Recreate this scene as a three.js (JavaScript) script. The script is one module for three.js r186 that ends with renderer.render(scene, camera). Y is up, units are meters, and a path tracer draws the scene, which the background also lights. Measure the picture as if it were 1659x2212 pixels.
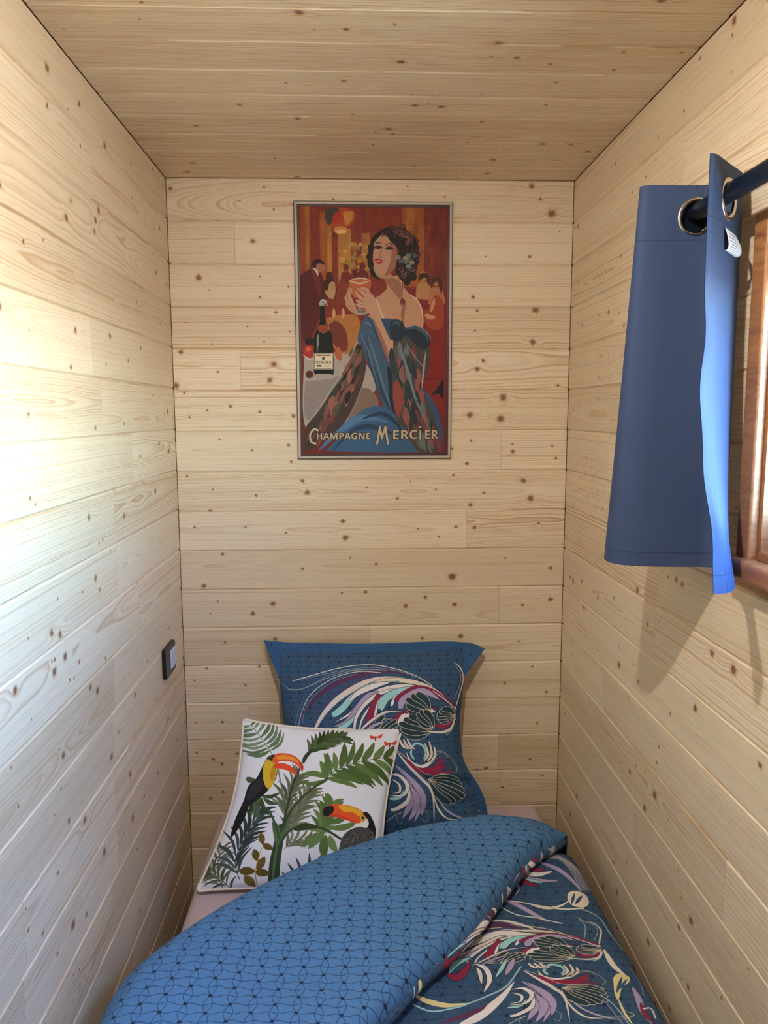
import * as THREE from 'three';
import { Sky } from 'three/addons/objects/Sky.js';
import { RoundedBoxGeometry } from 'three/addons/geometries/RoundedBoxGeometry.js';
import { mergeGeometries } from 'three/addons/utils/BufferGeometryUtils.js';

// ---------------------------------------------------------------- camera, sky, sun, lamps, exposure
const scene = new THREE.Scene();
const camera = new THREE.PerspectiveCamera(68.18, 1659 / 2212, 0.02, 200);
camera.rotation.order = 'YXZ';
camera.position.set(-0.0485, 1.599, 2.0543);
camera.rotation.set(-0.12988, -0.03744, -0.0031);

const SUN = new THREE.Vector3(-0.16, 0.7, -0.7).normalize();
const sky = new Sky();
sky.scale.setScalar(400);
sky.material.uniforms.turbidity.value = 3;
sky.material.uniforms.rayleigh.value = 1.6;
sky.material.uniforms.mieCoefficient.value = 0.004;
sky.material.uniforms.mieDirectionalG.value = 0.8;
sky.material.uniforms.sunPosition.value.copy(SUN);
scene.add(sky);
scene.backgroundIntensity = 8.8;
const sun = new THREE.DirectionalLight(new THREE.Color(1, 0.9, 0.74), 14);
sun.position.copy(SUN).multiplyScalar(20);
sun.castShadow = true;
sun.shadow.mapSize.set(2048, 2048);
Object.assign(sun.shadow.camera, { left: -8, right: 8, top: 8, bottom: -8, near: 1, far: 50 });
scene.add(sun, sun.target);
const LAMP_AT = new THREE.Vector3(-0.05, 2.2, 1.48), LAMP_POWER = 1.05;

const renderer = new THREE.WebGLRenderer({ antialias: true });
renderer.toneMapping = THREE.LinearToneMapping;
renderer.toneMappingExposure = 1.64;
renderer.shadowMap.enabled = true;

// ---------------------------------------------------------------- helpers
function random(seed) { let a = seed >>> 0; return () => { a = (a + 0x6D2B79F5) >>> 0; let t = Math.imul(a ^ (a >>> 15), 1 | a); t = (t + Math.imul(t ^ (t >>> 7), 61 | t)) ^ t; return ((t ^ (t >>> 14)) >>> 0) / 4294967296; }; }
const TABLE = new Float32Array(65536); { const r = random(77); for (let i = 0; i < 65536; i++) TABLE[i] = r() * 2 - 1; }
function noise1(x) { const i = Math.floor(x), f = x - i, s = f * f * (3 - 2 * f); const a = TABLE[i & 65535], b = TABLE[(i + 1) & 65535]; return a + (b - a) * s; }
function noise2(x, y) {
  const i = Math.floor(x), j = Math.floor(y), fx = x - i, fy = y - j, sx = fx * fx * (3 - 2 * fx), sy = fy * fy * (3 - 2 * fy);
  const r0 = (j & 255) << 8, r1 = ((j + 1) & 255) << 8, c0 = i & 255, c1 = (i + 1) & 255;
  const a = TABLE[r0 | c0], b = TABLE[r0 | c1], c = TABLE[r1 | c0], d = TABLE[r1 | c1];
  return a + (b - a) * sx + (c - a) * sy + (a - b - c + d) * sx * sy;
}
const clamp = (x, a, b) => Math.min(b, Math.max(a, x)), lerp = (a, b, t) => a + (b - a) * t;
const smooth = (a, b, x) => { const t = clamp((x - a) / (b - a), 0, 1); return t * t * (3 - 2 * t); };
const used = new Map();
function numbered(name) { const n = used.get(name) ?? 0; used.set(name, n + 1); return n ? name + '_' + String(n).padStart(3, '0') : name; }
function group(name, parent = scene) { const g = new THREE.Group(); g.name = parent === scene ? numbered(name) : name; parent.add(g); return g; }
function mesh(name, geometry, material, parent = scene) {
  const m = new THREE.Mesh(geometry, material);
  m.name = parent === scene ? numbered(name) : name;
  m.castShadow = m.receiveShadow = true; parent.add(m); return m;
}
function tag(o, label, category, groupName) { o.userData.label = label; o.userData.category = category; if (groupName) o.userData.group = groupName; return o; }
function structure(o) { o.userData.kind = 'structure'; return o; }
function box(w, h, d, x, y, z, r = 0) { const g = r ? new RoundedBoxGeometry(w, h, d, 2, r) : new THREE.BoxGeometry(w, h, d); g.translate(x, y, z); return g; }
function surface(nu, nv, at, flip) {                       // a grid of quads through at(u, v) -> [x, y, z, s, t]
  const pos = [], uv = [], index = [];
  for (let j = 0; j <= nv; j++) for (let i = 0; i <= nu; i++) { const p = at(i / nu, j / nv); pos.push(p[0], p[1], p[2]); uv.push(p[3] ?? i / nu, p[4] ?? j / nv); }
  for (let j = 0; j < nv; j++) for (let i = 0; i < nu; i++) {
    const a = j * (nu + 1) + i, b = a + 1, c = a + nu + 1, d = c + 1;
    if (flip) index.push(a, c, b, b, c, d); else index.push(a, b, c, b, d, c);
  }
  const g = new THREE.BufferGeometry();
  g.setAttribute('position', new THREE.Float32BufferAttribute(pos, 3)); g.setAttribute('uv', new THREE.Float32BufferAttribute(uv, 2));
  g.setIndex(index); g.computeVertexNormals(); return g;
}
function tube(points, r, n = 60, closed = false, k = 8) { return new THREE.TubeGeometry(new THREE.CatmullRomCurve3(points.map((p) => new THREE.Vector3(...p)), closed), n, r, k, closed); }
function along(points, t) {                                // Catmull-Rom through a list of [..] at t in 0..1
  const n = points.length - 1, s = clamp(t, 0, 1) * n, i = Math.min(n - 1, Math.floor(s)), f = s - i;
  const p = (k) => points[clamp(k, 0, n)], a = p(i - 1), b = p(i), c = p(i + 1), d = p(i + 2);
  return b.map((_, k) => 0.5 * (2 * b[k] + (c[k] - a[k]) * f + (2 * a[k] - 5 * b[k] + 4 * c[k] - d[k]) * f * f + (3 * b[k] - a[k] - 3 * c[k] + d[k]) * f * f * f));
}
const standard = (o) => new THREE.MeshStandardMaterial({ roughness: 0.7, ...o });
function newCanvas(w, h) { const c = document.createElement('canvas'); c.width = w; c.height = h; return [c, c.getContext('2d')]; }
function canvasTexture(c, repeat) {
  const t = new THREE.CanvasTexture(c); t.colorSpace = THREE.SRGBColorSpace; t.anisotropy = 8; t.minFilter = THREE.LinearMipmapLinearFilter;
  if (repeat) t.wrapS = t.wrapT = THREE.RepeatWrapping; return t;
}

// ---------------------------------------------------------------- spruce boards: colour of the wood only
const ROW_TALL = 0.1085, WOOD_LONG = 1.5;
const KNOTS = [
  [[11,25,5.8],[251,31,3.4],[275,-25,3.4],[188,-4,2.3],[947,38,8],[971,6,4.6],[1001,-30,11.5],[429,2,3.4],[622,35,2.3],[719,10,2.9]],
  [[219,5,6.9],[2,-53,5.8],[946,-31,4.6],[1024,33,2.3],[828,-31,2.3]],
  [[76,21,9.2],[103,-12,2.3],[235,25,2.9],[234,-28,3.4],[309,-2,3.4],[797,-27,5.8]],
  [[275,41,4.6],[199,5,2.9],[104,-41,2.9],[242,-34,2.9],[311,-9,2.9],[38,15,2.3],[808,46,4.6],[965,49,10.3],[959,-36,9.2],[803,-5,3.4]],
  [[267,15,8],[255,-27,8],[118,-5,3.4],[6,-41,9.2],[22,47,6.9],[826,24,5.8],[810,2,6.9],[1030,-42,4.6]],
  [[28,49,3.4],[149,13,4.6],[87,3,3.4],[226,-2,4.6],[316,-13,5.8],[39,-15,3.4],[882,35,10.3],[875,-22,11.5],[791,-12,9.2]],
  [[117,34,2.9],[301,18,4.6],[203,4,3.4],[308,-27,4],[910,-2,5.8],[909,18,3.4],[796,28,4],[1030,-21,4],[785,-35,5.2],[1019,11,3.4],[744,6,3.4]],
  [[337,29,5.8],[349,-3,8],[211,-10,4.6],[86,-50,4.6],[94,7,3.4],[27,44,3.4],[511,11,3.4],[748,42,4],[941,26,8],[962,-23,10.3],[796,-40,5.8],[595,-20,4.6],[833,-7,4],[701,3,3.4],[631,25,2.3]],
  [[445,27,6.9],[452,-20,9.2],[42,13,4],[290,-4,3.4],[180,12,2.9],[757,8,4.6],[808,5,5.8],[986,17,4],[710,-20,3.4],[652,4,3.4]],
  [[116,46,5.2],[333,3,4.6],[62,-42,6.9],[465,32,3.4],[536,15,4.6],[748,-23,11.5],[1023,-2,5.8],[895,27,3.4]],
  [[250,14,8],[194,-13,6.9],[98,23,3.4],[77,-11,2.9],[441,42,3.4],[506,44,5.2],[673,27,5.8],[618,3,6.9],[755,6,6.9],[946,1,4.6],[1025,17,6.9]],
  [[253,22,5.8],[115,14,4],[665,18,4.6],[773,22,8],[937,4,2.9]],
  [[61,48,4],[27,14,3.4],[168,-2,3.4],[208,51,3.4],[900,-8,4.6],[1020,-37,4.6],[978,39,3.4]],
  [[100,-1,4.6],[28,-3,2.9],[916,-52,3.4],[996,-21,3.4]],
  [[71,-2,4.6],[96,-16,4.6],[139,13,4.6],[25,19,3.4],[851,-46,5.8],[978,-21,4.6],[824,-53,5.8]],
  [[96,8,4.6],[60,-11,4.6],[899,4,4.6],[1015,37,3.4]],
  [],
  [],
  [],
  [],
];

function boardKind(rnd, o = {}) {                          // where the pith runs and how the rings lie in one board
  const flat = rnd() < (o.flat ?? 0.55);
  return { seed: Math.floor(rnd() * 9000) + 11, pc: (flat ? (rnd() - 0.5) * 0.05 : (rnd() < 0.5 ? -1 : 1) * (0.06 + rnd() * 0.05)), d0: rnd() * 0.03 - 0.008, slope: (rnd() - 0.5) * 0.025,
    swing: 0.012 + rnd() * 0.02, freq: 1.2 + rnd() * 1.6, gap: 0.0042 + rnd() * 0.0032, contrast: (0.5 + rnd() * 0.7) * (o.bold ?? 1), tone: (rnd() - 0.5) * 16, red: rnd() * 0.7 };
}
function woodTexture(seed, rows, long, knotsOf, breaksOf, o = {}) {
  const W = 2048, H = 2048, data = new Uint8Array(W * H * 4), rnd = random(seed);
  for (let r = 0; r < rows; r++) {
    const y0 = Math.floor(r * H / rows), y1 = Math.floor((r + 1) * H / rows), tall = y1 - y0;
    const breaks = [0, ...breaksOf(r, rnd), long], knots = knotsOf(r, rnd);
    const kinds = breaks.map(() => boardKind(rnd, o));
    const near = knots.map((k) => ({ u: k[0] / 1000, v: k[1] / 1000, r: k[2] / 1000 * 0.78, t: rnd() * 6 }));
    let piece = 0;
    for (let x = 0; x < W; x++) {
      const u = x / W * long;
      while (piece < breaks.length - 2 && u > breaks[piece + 1]) piece++;
      const p = kinds[piece], s = p.seed;
      const d = p.d0 + p.slope * u + p.swing * noise1(u * p.freq + s) + 0.0016 * noise1(u * 14 + s);
      const shift = p.pc + 0.004 * noise1(u * 3 + s * 1.7);
      const here = near.filter((k) => Math.abs(k.u - u) < Math.max(0.03, k.r * 9));
      for (let y = y0; y < y1; y++) {
        const v = ((y - y0 + 0.5) / tall - 0.5) * ROW_TALL, vv = v - shift;
        let R = Math.sqrt(vv * vv + d * d) + 0.0006 * noise2(u * 9, v * 90 + s) ;
        let knot = 0, halo = 0, ringed = 0;
        for (const k of here) {
          const a = u - k.u, b = v - k.v, q = a * a / (k.r * k.r * 14) + b * b / (k.r * k.r * 5);
          if (q < 5) R += k.r * 1.1 * Math.exp(-q);
          const e = Math.sqrt(a * a * 0.8 + b * b) / k.r * (1 + 0.18 * noise1(Math.atan2(b, a) * 2 + k.t * 9));
          if (e < 1.9) { knot = Math.max(knot, 1 - smooth(0.6, 1.05, e)); halo = Math.max(halo, 1 - smooth(0.8, 1.9, e)); ringed = Math.sin(e * 13); }
        }
        const phase = R / p.gap + 0.55 * noise1(R * 130 + s) + 0.1 * noise2(u * 20, v * 200 + s);
        const t = phase - Math.floor(phase);
        let late = t < 0.35 ? 0 : (t - 0.35) / 0.65; late = Math.pow(late, 1.5) * (t > 0.93 ? (1 - t) / 0.07 : 1);
        late *= p.contrast * (0.62 + 0.5 * noise1(Math.floor(phase) * 1.37 + s));
        const core = Math.exp(-R / 0.007) * p.red * 0.5;
        const fibre = noise2(u * 14 + s, v * 1500) * 2.6 + noise2(u * 60, v * 700 + s) * 2;
        const low = noise2(u * 2.2 + s, v * 16) * 5 + p.tone;
        let cr = 228 + low + fibre, cg = 208 + low * 1.1 + fibre, cb = 177 + low * 1.2 + fibre;
        const l = clamp(late, 0, 1) * 0.85 + core * 0.6;
        cr += (186 - cr) * l; cg += (138 - cg) * l; cb += (94 - cb) * l;
        if (halo) { const h = halo * 0.5; cr += (178 - cr) * h; cg += (134 - cg) * h; cb += (94 - cb) * h; }
        if (knot) { const q = knot * 0.78; cr += (116 + 14 * ringed - cr) * q; cg += (74 + 10 * ringed - cg) * q; cb += (48 + 7 * ringed - cb) * q; }
        const i = (y * W + x) * 4; data[i] = clamp(cr, 0, 255); data[i + 1] = clamp(cg, 0, 255); data[i + 2] = clamp(cb, 0, 255); data[i + 3] = 255;
      }
    }
  }
  const t = new THREE.DataTexture(data, W, H, THREE.RGBAFormat);
  t.colorSpace = THREE.SRGBColorSpace; t.magFilter = THREE.LinearFilter; t.minFilter = THREE.LinearMipmapLinearFilter; t.generateMipmaps = true; t.anisotropy = 8;
  t.wrapS = THREE.MirroredRepeatWrapping; t.wrapT = THREE.ClampToEdgeWrapping; t.needsUpdate = true; return t;
}
function scatterKnots(n, long) {                           // pin knots and a few large ones on a board
  return (r, rnd) => { const k = []; for (let i = 0; i < n; i++) { const big = rnd() < 0.3; k.push([rnd() * long * 1000, (rnd() - 0.5) * 96, big ? 5 + rnd() * 4.5 : 2 + rnd() * 2.4]); } return k; };
}
const rippled = (() => {                                   // planing ripple and raised grain for the lacquered boards
  const W = 512, H = 512, data = new Uint8Array(W * H * 4);
  for (let y = 0; y < H; y++) for (let x = 0; x < W; x++) {
    const g = 128 + 60 * noise2(x / 512 * 16, y / 512 * 48) + 30 * noise2(x / 512 * 32 + 50, y / 512 * 128) , i = (y * W + x) * 4;
    data[i] = data[i + 1] = data[i + 2] = clamp(g, 0, 255); data[i + 3] = 255;
  }
  const t = new THREE.DataTexture(data, W, H, THREE.RGBAFormat); t.magFilter = THREE.LinearFilter; t.wrapS = t.wrapT = THREE.MirroredRepeatWrapping; t.repeat.set(3, 6); t.needsUpdate = true; return t;
})();
const boards = (map) => new THREE.MeshPhysicalMaterial({ map, roughness: 0.46, bumpMap: rippled, bumpScale: 0.0006 });

// one tongue-and-groove board: local x along it, y across it, z out of the wall; chamfered long edges
function boardGeometry(x0, x1, y0, y1, uAt, v0, v1, thick = 0.016, c = 0.0036) {
  const g0 = x0 + 0.0003, g1 = x1 - 0.0003, section = [[y0, -thick], [y0, -c], [y0 + c, 0], [y1 - c, 0], [y1, -c], [y1, -thick]];
  const pos = [], uv = [], vOf = (y) => lerp(v0, v1, clamp((y - y0) / (y1 - y0), 0.02, 0.98));
  const put = (x, [y, z]) => { pos.push(x, y, z); uv.push(uAt(x), vOf(y)); };
  for (let i = 0; i < 6; i++) { const a = section[i], b = section[(i + 1) % 6]; put(g0, a); put(g1, a); put(g0, b); put(g0, b); put(g1, a); put(g1, b); }
  for (const [x, turn] of [[g0, 0], [g1, 1]]) for (let i = 1; i < 5; i++) { put(x, section[0]); put(x, section[i + (turn ? 1 : 0)]); put(x, section[i + (turn ? 0 : 1)]); }
  const g = new THREE.BufferGeometry(); g.setAttribute('position', new THREE.Float32BufferAttribute(pos, 3)); g.setAttribute('uv', new THREE.Float32BufferAttribute(uv, 2));
  g.computeVertexNormals(); return g;
}

// ---------------------------------------------------------------- the room: 1.06 m wide, 3 m long, 2.2 m high
const HALF = 0.53, HIGH = 2.2, LONG = 2.75;
const slabMaterial = standard({ color: 0x8a6a48, roughness: 0.9 });
const rowTop = (k) => (k === 0 ? HIGH : HIGH - 0.1058 - ROW_TALL * (k - 1));
const BACK_BREAKS = { 1: [0.172], 4: [0.178], 6: [0.879], 8: [0.785], 10: [0.88], 11: [0.519], 13: [0.173], 14: [0.884], 15: [0.892] };
const mapBack = woodTexture(501, 21, 1.06, (r) => KNOTS[20 - r] ?? [], (r) => BACK_BREAKS[20 - r] ?? []);
const sideBreaks = {};
const splits = (key) => (r, rnd) => (sideBreaks[key + r] = [0.25 + rnd() * 0.5, 0.95 + rnd() * 0.35]);
const mapLeft = woodTexture(823, 21, WOOD_LONG, scatterKnots(13, WOOD_LONG), splits('left'), { flat: 0.75 });
const mapRight = woodTexture(377, 21, WOOD_LONG, scatterKnots(12, WOOD_LONG), splits('right'));
const mapCeiling = woodTexture(641, 21, 1.06, scatterKnots(7, 1.06), () => [], { flat: 0.5, bold: 1.7 });
const [woodBack, woodLeft, woodRight, woodCeiling] = [mapBack, mapLeft, mapRight, mapCeiling].map(boards);

const wallBack = structure(group('wall_back')); wallBack.position.set(-HALF, 0, 0);
mesh('backing', box(1.06 + 0.2, HIGH + 0.2, 0.06, 0.53, HIGH / 2, -0.0465), slabMaterial, wallBack);
for (let k = 0; k < 21; k++) {
  const y1 = rowTop(k) + (k ? 0 : 0.002), y0 = Math.max(0, rowTop(k + 1)), cuts = [0.0012, ...(BACK_BREAKS[k] ?? []), 1.0588];
  for (let i = 0; i + 1 < cuts.length; i++) mesh('plank', boardGeometry(cuts[i], cuts[i + 1], y0, y1, (x) => x / 1.06, (20 - k) / 21, (21 - k) / 21), woodBack, wallBack);
}
function sideWall(name, side, material, key, hole) {
  const wall = structure(group(name)); wall.position.set(side * HALF, 0, 0); wall.rotation.y = -side * Math.PI / 2;
  const q = (z) => side * z;                               // world z -> local x
  const span = (a, b) => [Math.min(q(a), q(b)), Math.max(q(a), q(b))];
  const back = (z0, z1, y0, y1) => { const [a, b] = span(z0, z1); return box(b - a, y1 - y0, 0.084, (a + b) / 2, (y0 + y1) / 2, -0.058); };
  mesh('backing', hole ? mergeGeometries([back(-0.1, hole.z0, -0.1, HIGH + 0.1), back(hole.z1, LONG + 0.1, -0.1, HIGH + 0.1), back(hole.z0, hole.z1, -0.1, hole.y0), back(hole.z0, hole.z1, hole.y1, HIGH + 0.1)]) : back(-0.1, LONG + 0.1, -0.1, HIGH + 0.1), slabMaterial, wall);
  for (let k = 0; k < 21; k++) {
    const lift = side < 0 ? 0.006 : 0, y1 = Math.min(HIGH + 0.0016, rowTop(k) + (k ? lift : 0.003)), y0 = Math.max(0, rowTop(k + 1) + lift), cuts = [0, ...(sideBreaks[key + (20 - k)] ?? []), LONG];
    const pieces = []; for (let i = 0; i + 1 < cuts.length; i++) pieces.push([cuts[i], cuts[i + 1]]);
    const cut = hole && y0 < hole.y1 - 0.01 && y1 > hole.y0 + 0.01;
    for (const [a, b] of pieces) for (const [c, d] of cut ? [[a, Math.min(b, hole.z0)], [Math.max(a, hole.z1), b]] : [[a, b]]) {
      if (d - c < 0.01) continue;
      const [l, r] = span(c, d);
      mesh('plank', boardGeometry(l, r, y0, y1, (x) => Math.abs(x) / WOOD_LONG, (20 - k) / 21, (21 - k) / 21), material, wall);
    }
  }
  return wall;
}
const HOLE = { z0: 1.0, z1: 1.7, y0: 1.388, y1: 1.838 };
sideWall('wall_left', -1, woodLeft, 'left');
sideWall('wall_right', 1, woodRight, 'right', HOLE);

const ceiling = structure(group('ceiling')); ceiling.position.set(0, HIGH, 0); ceiling.rotation.x = Math.PI / 2;
mesh('backing', box(1.4, LONG + 0.2, 0.06, 0, LONG / 2, -0.046), slabMaterial, ceiling);
for (let k = 0; k < 30; k++) {
  const z0 = k === 0 ? 0 : 0.1 + 0.1045 * (k - 1), z1 = Math.min(LONG, 0.1 + 0.1045 * k), row = (k * 8) % 21;
  if (z0 < LONG) mesh('plank', boardGeometry(-HALF + 0.0006, HALF - 0.0004, z0, z1, (x) => (x + HALF) / 1.06, row / 21, (row + 1) / 21), woodCeiling, ceiling);
}
const front = structure(group('wall_front')); front.position.set(0, 0, LONG); front.rotation.y = Math.PI;
mesh('backing', mergeGeometries([box(0.3, HIGH + 0.2, 0.084, -0.55, HIGH / 2, -0.058), box(0.3, HIGH + 0.2, 0.084, 0.55, HIGH / 2, -0.058), box(0.8, 0.4, 0.084, 0, HIGH + 0.1, -0.058)]), slabMaterial, front);
for (let k = 0; k < 21; k++) {
  const row = (k * 5) % 21, y0 = Math.max(0, rowTop(k + 1)), y1 = rowTop(k);
  for (const [a, b] of y0 > 1.98 ? [[-HALF, HALF]] : [[-HALF, -0.41], [0.41, HALF]]) mesh('plank', boardGeometry(a, b, y0, y1, (x) => (x + HALF) / 1.06, row / 21, (row + 1) / 21), woodCeiling, front);
}
const floorBoards = structure(group('floor')); floorBoards.rotation.x = -Math.PI / 2;
mesh('backing', box(1.4, LONG + 0.2, 0.06, 0, -LONG / 2, -0.046), slabMaterial, floorBoards);
const woodFloor = new THREE.MeshPhysicalMaterial({ map: mapRight, color: 0xc9a47c, roughness: 0.5 });
for (let k = 0; k < 8; k++) mesh('plank', boardGeometry(-HALF + k * 0.1325, -HALF + (k + 1) * 0.1325, -LONG, 0, (x) => (x + HALF) / 1.06, k / 21, (k + 1) / 21), woodFloor, floorBoards);

// ---------------------------------------------------------------- the window in the right wall, and what lies outside it
const brown = (() => {
  const [c, x] = newCanvas(512, 256), r = random(9);
  x.fillStyle = '#a06a3e'; x.fillRect(0, 0, 512, 256);
  for (let i = 0; i < 260; i++) { x.strokeStyle = `rgba(${r() < 0.5 ? '92,52,26' : '196,138,88'},${0.08 + r() * 0.16})`; x.lineWidth = 0.6 + r() * 1.6; const y = r() * 256; x.beginPath(); x.moveTo(0, y); x.bezierCurveTo(150, y + (r() - 0.5) * 16, 350, y + (r() - 0.5) * 16, 512, y + (r() - 0.5) * 6); x.stroke(); }
  return new THREE.MeshPhysicalMaterial({ map: canvasTexture(c, true), roughness: 0.38, clearcoat: 0.1, clearcoatRoughness: 0.3 });
})();
const glass = new THREE.MeshPhysicalMaterial({ color: 0xffffff, transmission: 1, thickness: 0, roughness: 0, ior: 1.5 });
{
  const w = structure(group('window_1')); w.position.set(HALF, 0, 0);
  const { z0, z1, y0, y1 } = HOLE, zm = (z0 + z1) / 2, ym = (y0 + y1) / 2, tall = y1 - y0, wide = z1 - z0, c = 0.036;
  for (const z of [z0 - c / 2 + 0.004, z1 + c / 2 - 0.004]) mesh('casing', box(0.016, tall + 2 * c, c, -0.008, ym, z, 0.004), brown, w);
  mesh('casing', box(0.016, c, wide - 0.008, -0.008, y1 + c / 2, zm, 0.004), brown, w);
  mesh('sill', mergeGeometries([box(0.034, 0.03, wide + 0.078, -0.017, y0 - 0.014, zm, 0.008), box(0.02, 0.014, wide + 0.066, -0.010, y0 - 0.036, zm, 0.004)]), brown, w);
  for (const z of [z0 + 0.006, z1 - 0.006]) mesh('reveal', box(0.1, tall, 0.012, 0.048, ym, z), brown, w);
  for (const y of [y0 + 0.006, y1 - 0.006]) mesh('reveal', box(0.1, 0.012, wide - 0.024, 0.048, y, zm), brown, w);
  const s = 0.05, x = 0.07, iz0 = z0 + 0.012, iz1 = z1 - 0.012, iy0 = y0 + 0.012, iy1 = y1 - 0.012;
  const sash = mesh('sash', mergeGeometries([box(0.04, iy1 - iy0, s, x, ym, iz0 + s / 2, 0.005), box(0.04, iy1 - iy0, s, x, ym, iz1 - s / 2, 0.005), box(0.04, s, iz1 - iz0 - 2 * s, x, iy0 + s / 2, zm, 0.005), box(0.04, s, iz1 - iz0 - 2 * s, x, iy1 - s / 2, zm, 0.005)]), brown, w);
  mesh('pane', box(0.004, iy1 - iy0 - 2 * s, iz1 - iz0 - 2 * s, x, ym, zm), glass, sash);
}
{
  const d = structure(group('door_1')); d.position.set(0, 0, LONG);
  for (const q of [-1, 1]) mesh('jamb', box(0.02, 1.985, 0.1, q * 0.401, 0.9925, 0.048), brown, d);
  mesh('lintel', box(0.78, 0.02, 0.1, 0, 1.975, 0.048), brown, d); mesh('threshold', box(0.78, 0.02, 0.1, 0, 0.01, 0.048), brown, d);
  const leaf = mesh('leaf', box(0.78, 1.94, 0.04, 0, 0.992, 0.03, 0.004), brown, d);
  for (const [y, h] of [[0.5, 0.7], [1.42, 0.84]]) mesh('panel', box(0.5, h, 0.008, 0, y, 0.008, 0.003), brown, leaf);
  const handle = new THREE.CylinderGeometry(0.009, 0.009, 0.12, 20); handle.rotateZ(Math.PI / 2); handle.translate(-0.30, 1.02, -0.045);
  mesh('handle', mergeGeometries([handle, box(0.03, 0.16, 0.008, -0.345, 1.02, 0.006), box(0.018, 0.018, 0.046, -0.345, 1.02, -0.02)]), standard({ color: 0x9a9a98, metalness: 0.9, roughness: 0.3 }), leaf);
}
{
  const [c, x] = newCanvas(512, 512), r = random(31);
  x.fillStyle = '#b8a684'; x.fillRect(0, 0, 512, 512);
  for (let i = 0; i < 9000; i++) { const v = 150 + r() * 90; x.fillStyle = `rgba(${v},${v * 0.9},${v * 0.72},0.5)`; x.fillRect(r() * 512, r() * 512, 1 + r() * 3, 1 + r() * 3); }
  const t = canvasTexture(c, true); t.repeat.set(40, 40);
  const g = mesh('ground', new THREE.BoxGeometry(80, 0.2, 80), standard({ map: t, roughness: 0.95 })); g.position.set(0, -0.7, 0); structure(g);
}

// ---------------------------------------------------------------- ceiling light behind the camera
{
  const l = group('ceiling_light'); l.position.copy(LAMP_AT);
  tag(l, 'small round white globe light on the spruce ceiling above the bed foot', 'light');
  const turned = (p) => new THREE.LatheGeometry(p.map((q) => new THREE.Vector2(...q)), 40);
  mesh('base', turned([[0, 0], [0.058, 0], [0.060, -0.004], [0.058, -0.018], [0.050, -0.022], [0, -0.022]]), standard({ color: 0xd8d8d6, roughness: 0.35, metalness: 0.4 }), l);
  mesh('globe', turned([[0.046, -0.022], [0.049, -0.034], [0.047, -0.050], [0.038, -0.066], [0.022, -0.077], [0, -0.081]]), standard({ color: 0xffffff, roughness: 0.4, emissive: new THREE.Color(1, 0.9, 0.76), emissiveIntensity: LAMP_POWER * 0.9, side: THREE.DoubleSide }), l);
  const white = new THREE.Color(1, 0.98, 0.95), s = new THREE.PointLight(white, LAMP_POWER * 0.34, 0, 2), t = new THREE.SpotLight(white, LAMP_POWER * 1.15, 0, 1.56, 0.6, 2);
  for (const q of [s, t]) { q.position.set(LAMP_AT.x, LAMP_AT.y - 0.05, LAMP_AT.z); q.castShadow = true; q.shadow.radius = 0.6; q.shadow.mapSize.set(2048, 2048); scene.add(q); }
  t.target.position.set(LAMP_AT.x, 0, LAMP_AT.z - 0.9); scene.add(t.target);
}

// ---------------------------------------------------------------- drawing prints: sketch coordinates -> canvas
class Print {
  constructor(w, h, map, scale) { [this.canvas, this.x] = newCanvas(w, h); this.map = map; this.scale = scale; this.x.lineCap = 'round'; this.x.lineJoin = 'round'; }
  fill(c) { this.x.fillStyle = c; this.x.fillRect(0, 0, this.canvas.width, this.canvas.height); }
  curve(points, n = 12) { const out = [], m = (points.length - 1) * n; for (let i = 0; i <= m; i++) out.push(along(points, i / m)); return out; }
  trace(points, close) { this.x.beginPath(); points.forEach((p, i) => { const [a, b] = this.map(p[0], p[1]); i ? this.x.lineTo(a, b) : this.x.moveTo(a, b); }); if (close) this.x.closePath(); }
  shape(points, fill, stroke, width = 1, straight) {
    const p = straight ? points : this.curve([...points, points[0]], 10); this.trace(p, true);
    if (fill) { this.x.fillStyle = fill; this.x.fill(); }
    if (stroke) { this.x.strokeStyle = stroke; this.x.lineWidth = width * this.scale; this.x.stroke(); }
  }
  line(points, color, width = 2) { this.trace(this.curve(points)); this.x.strokeStyle = color; this.x.lineWidth = width * this.scale; this.x.stroke(); }
  ribbon(points, width, fill, o = {}) {                    // a brush stroke that swells between its ends
    const c = this.curve(points, 14), l = [], r = [], n = c.length - 1, head = o.head ?? 0.15, tail = o.tail ?? 0, peak = o.peak ?? 0.45;
    for (let i = 0; i <= n; i++) {
      const a = c[Math.max(0, i - 1)], b = c[Math.min(n, i + 1)], dx = b[0] - a[0], dy = b[1] - a[1], d = Math.hypot(dx, dy) || 1, t = i / n;
      const w = width / 2 * (t < peak ? lerp(head, 1, Math.sin(t / peak * Math.PI / 2)) : lerp(tail, 1, Math.cos((t - peak) / (1 - peak) * Math.PI / 2)));
      l.push([c[i][0] - dy / d * w, c[i][1] + dx / d * w]); r.unshift([c[i][0] + dy / d * w, c[i][1] - dx / d * w]);
    }
    this.shape([...l, ...r], fill, o.edge, o.edgeWidth, true);
  }
  leaf(a, b, width, fill, bend = 0, o = {}) {
    const mx = (a[0] + b[0]) / 2 - (b[1] - a[1]) * bend, my = (a[1] + b[1]) / 2 + (b[0] - a[0]) * bend;
    this.ribbon([a, [mx, my], b], width, fill, { head: 0.1, ...o });
  }
  spot(x, y, r, fill, ry = r) { const p = []; for (let i = 0; i < 24; i++) p.push([x + Math.cos(i * Math.PI / 12) * r, y + Math.sin(i * Math.PI / 12) * ry]); this.shape(p, fill, null, 1, true); }
  texture(repeat) { return canvasTexture(this.canvas, repeat); }
}
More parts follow.
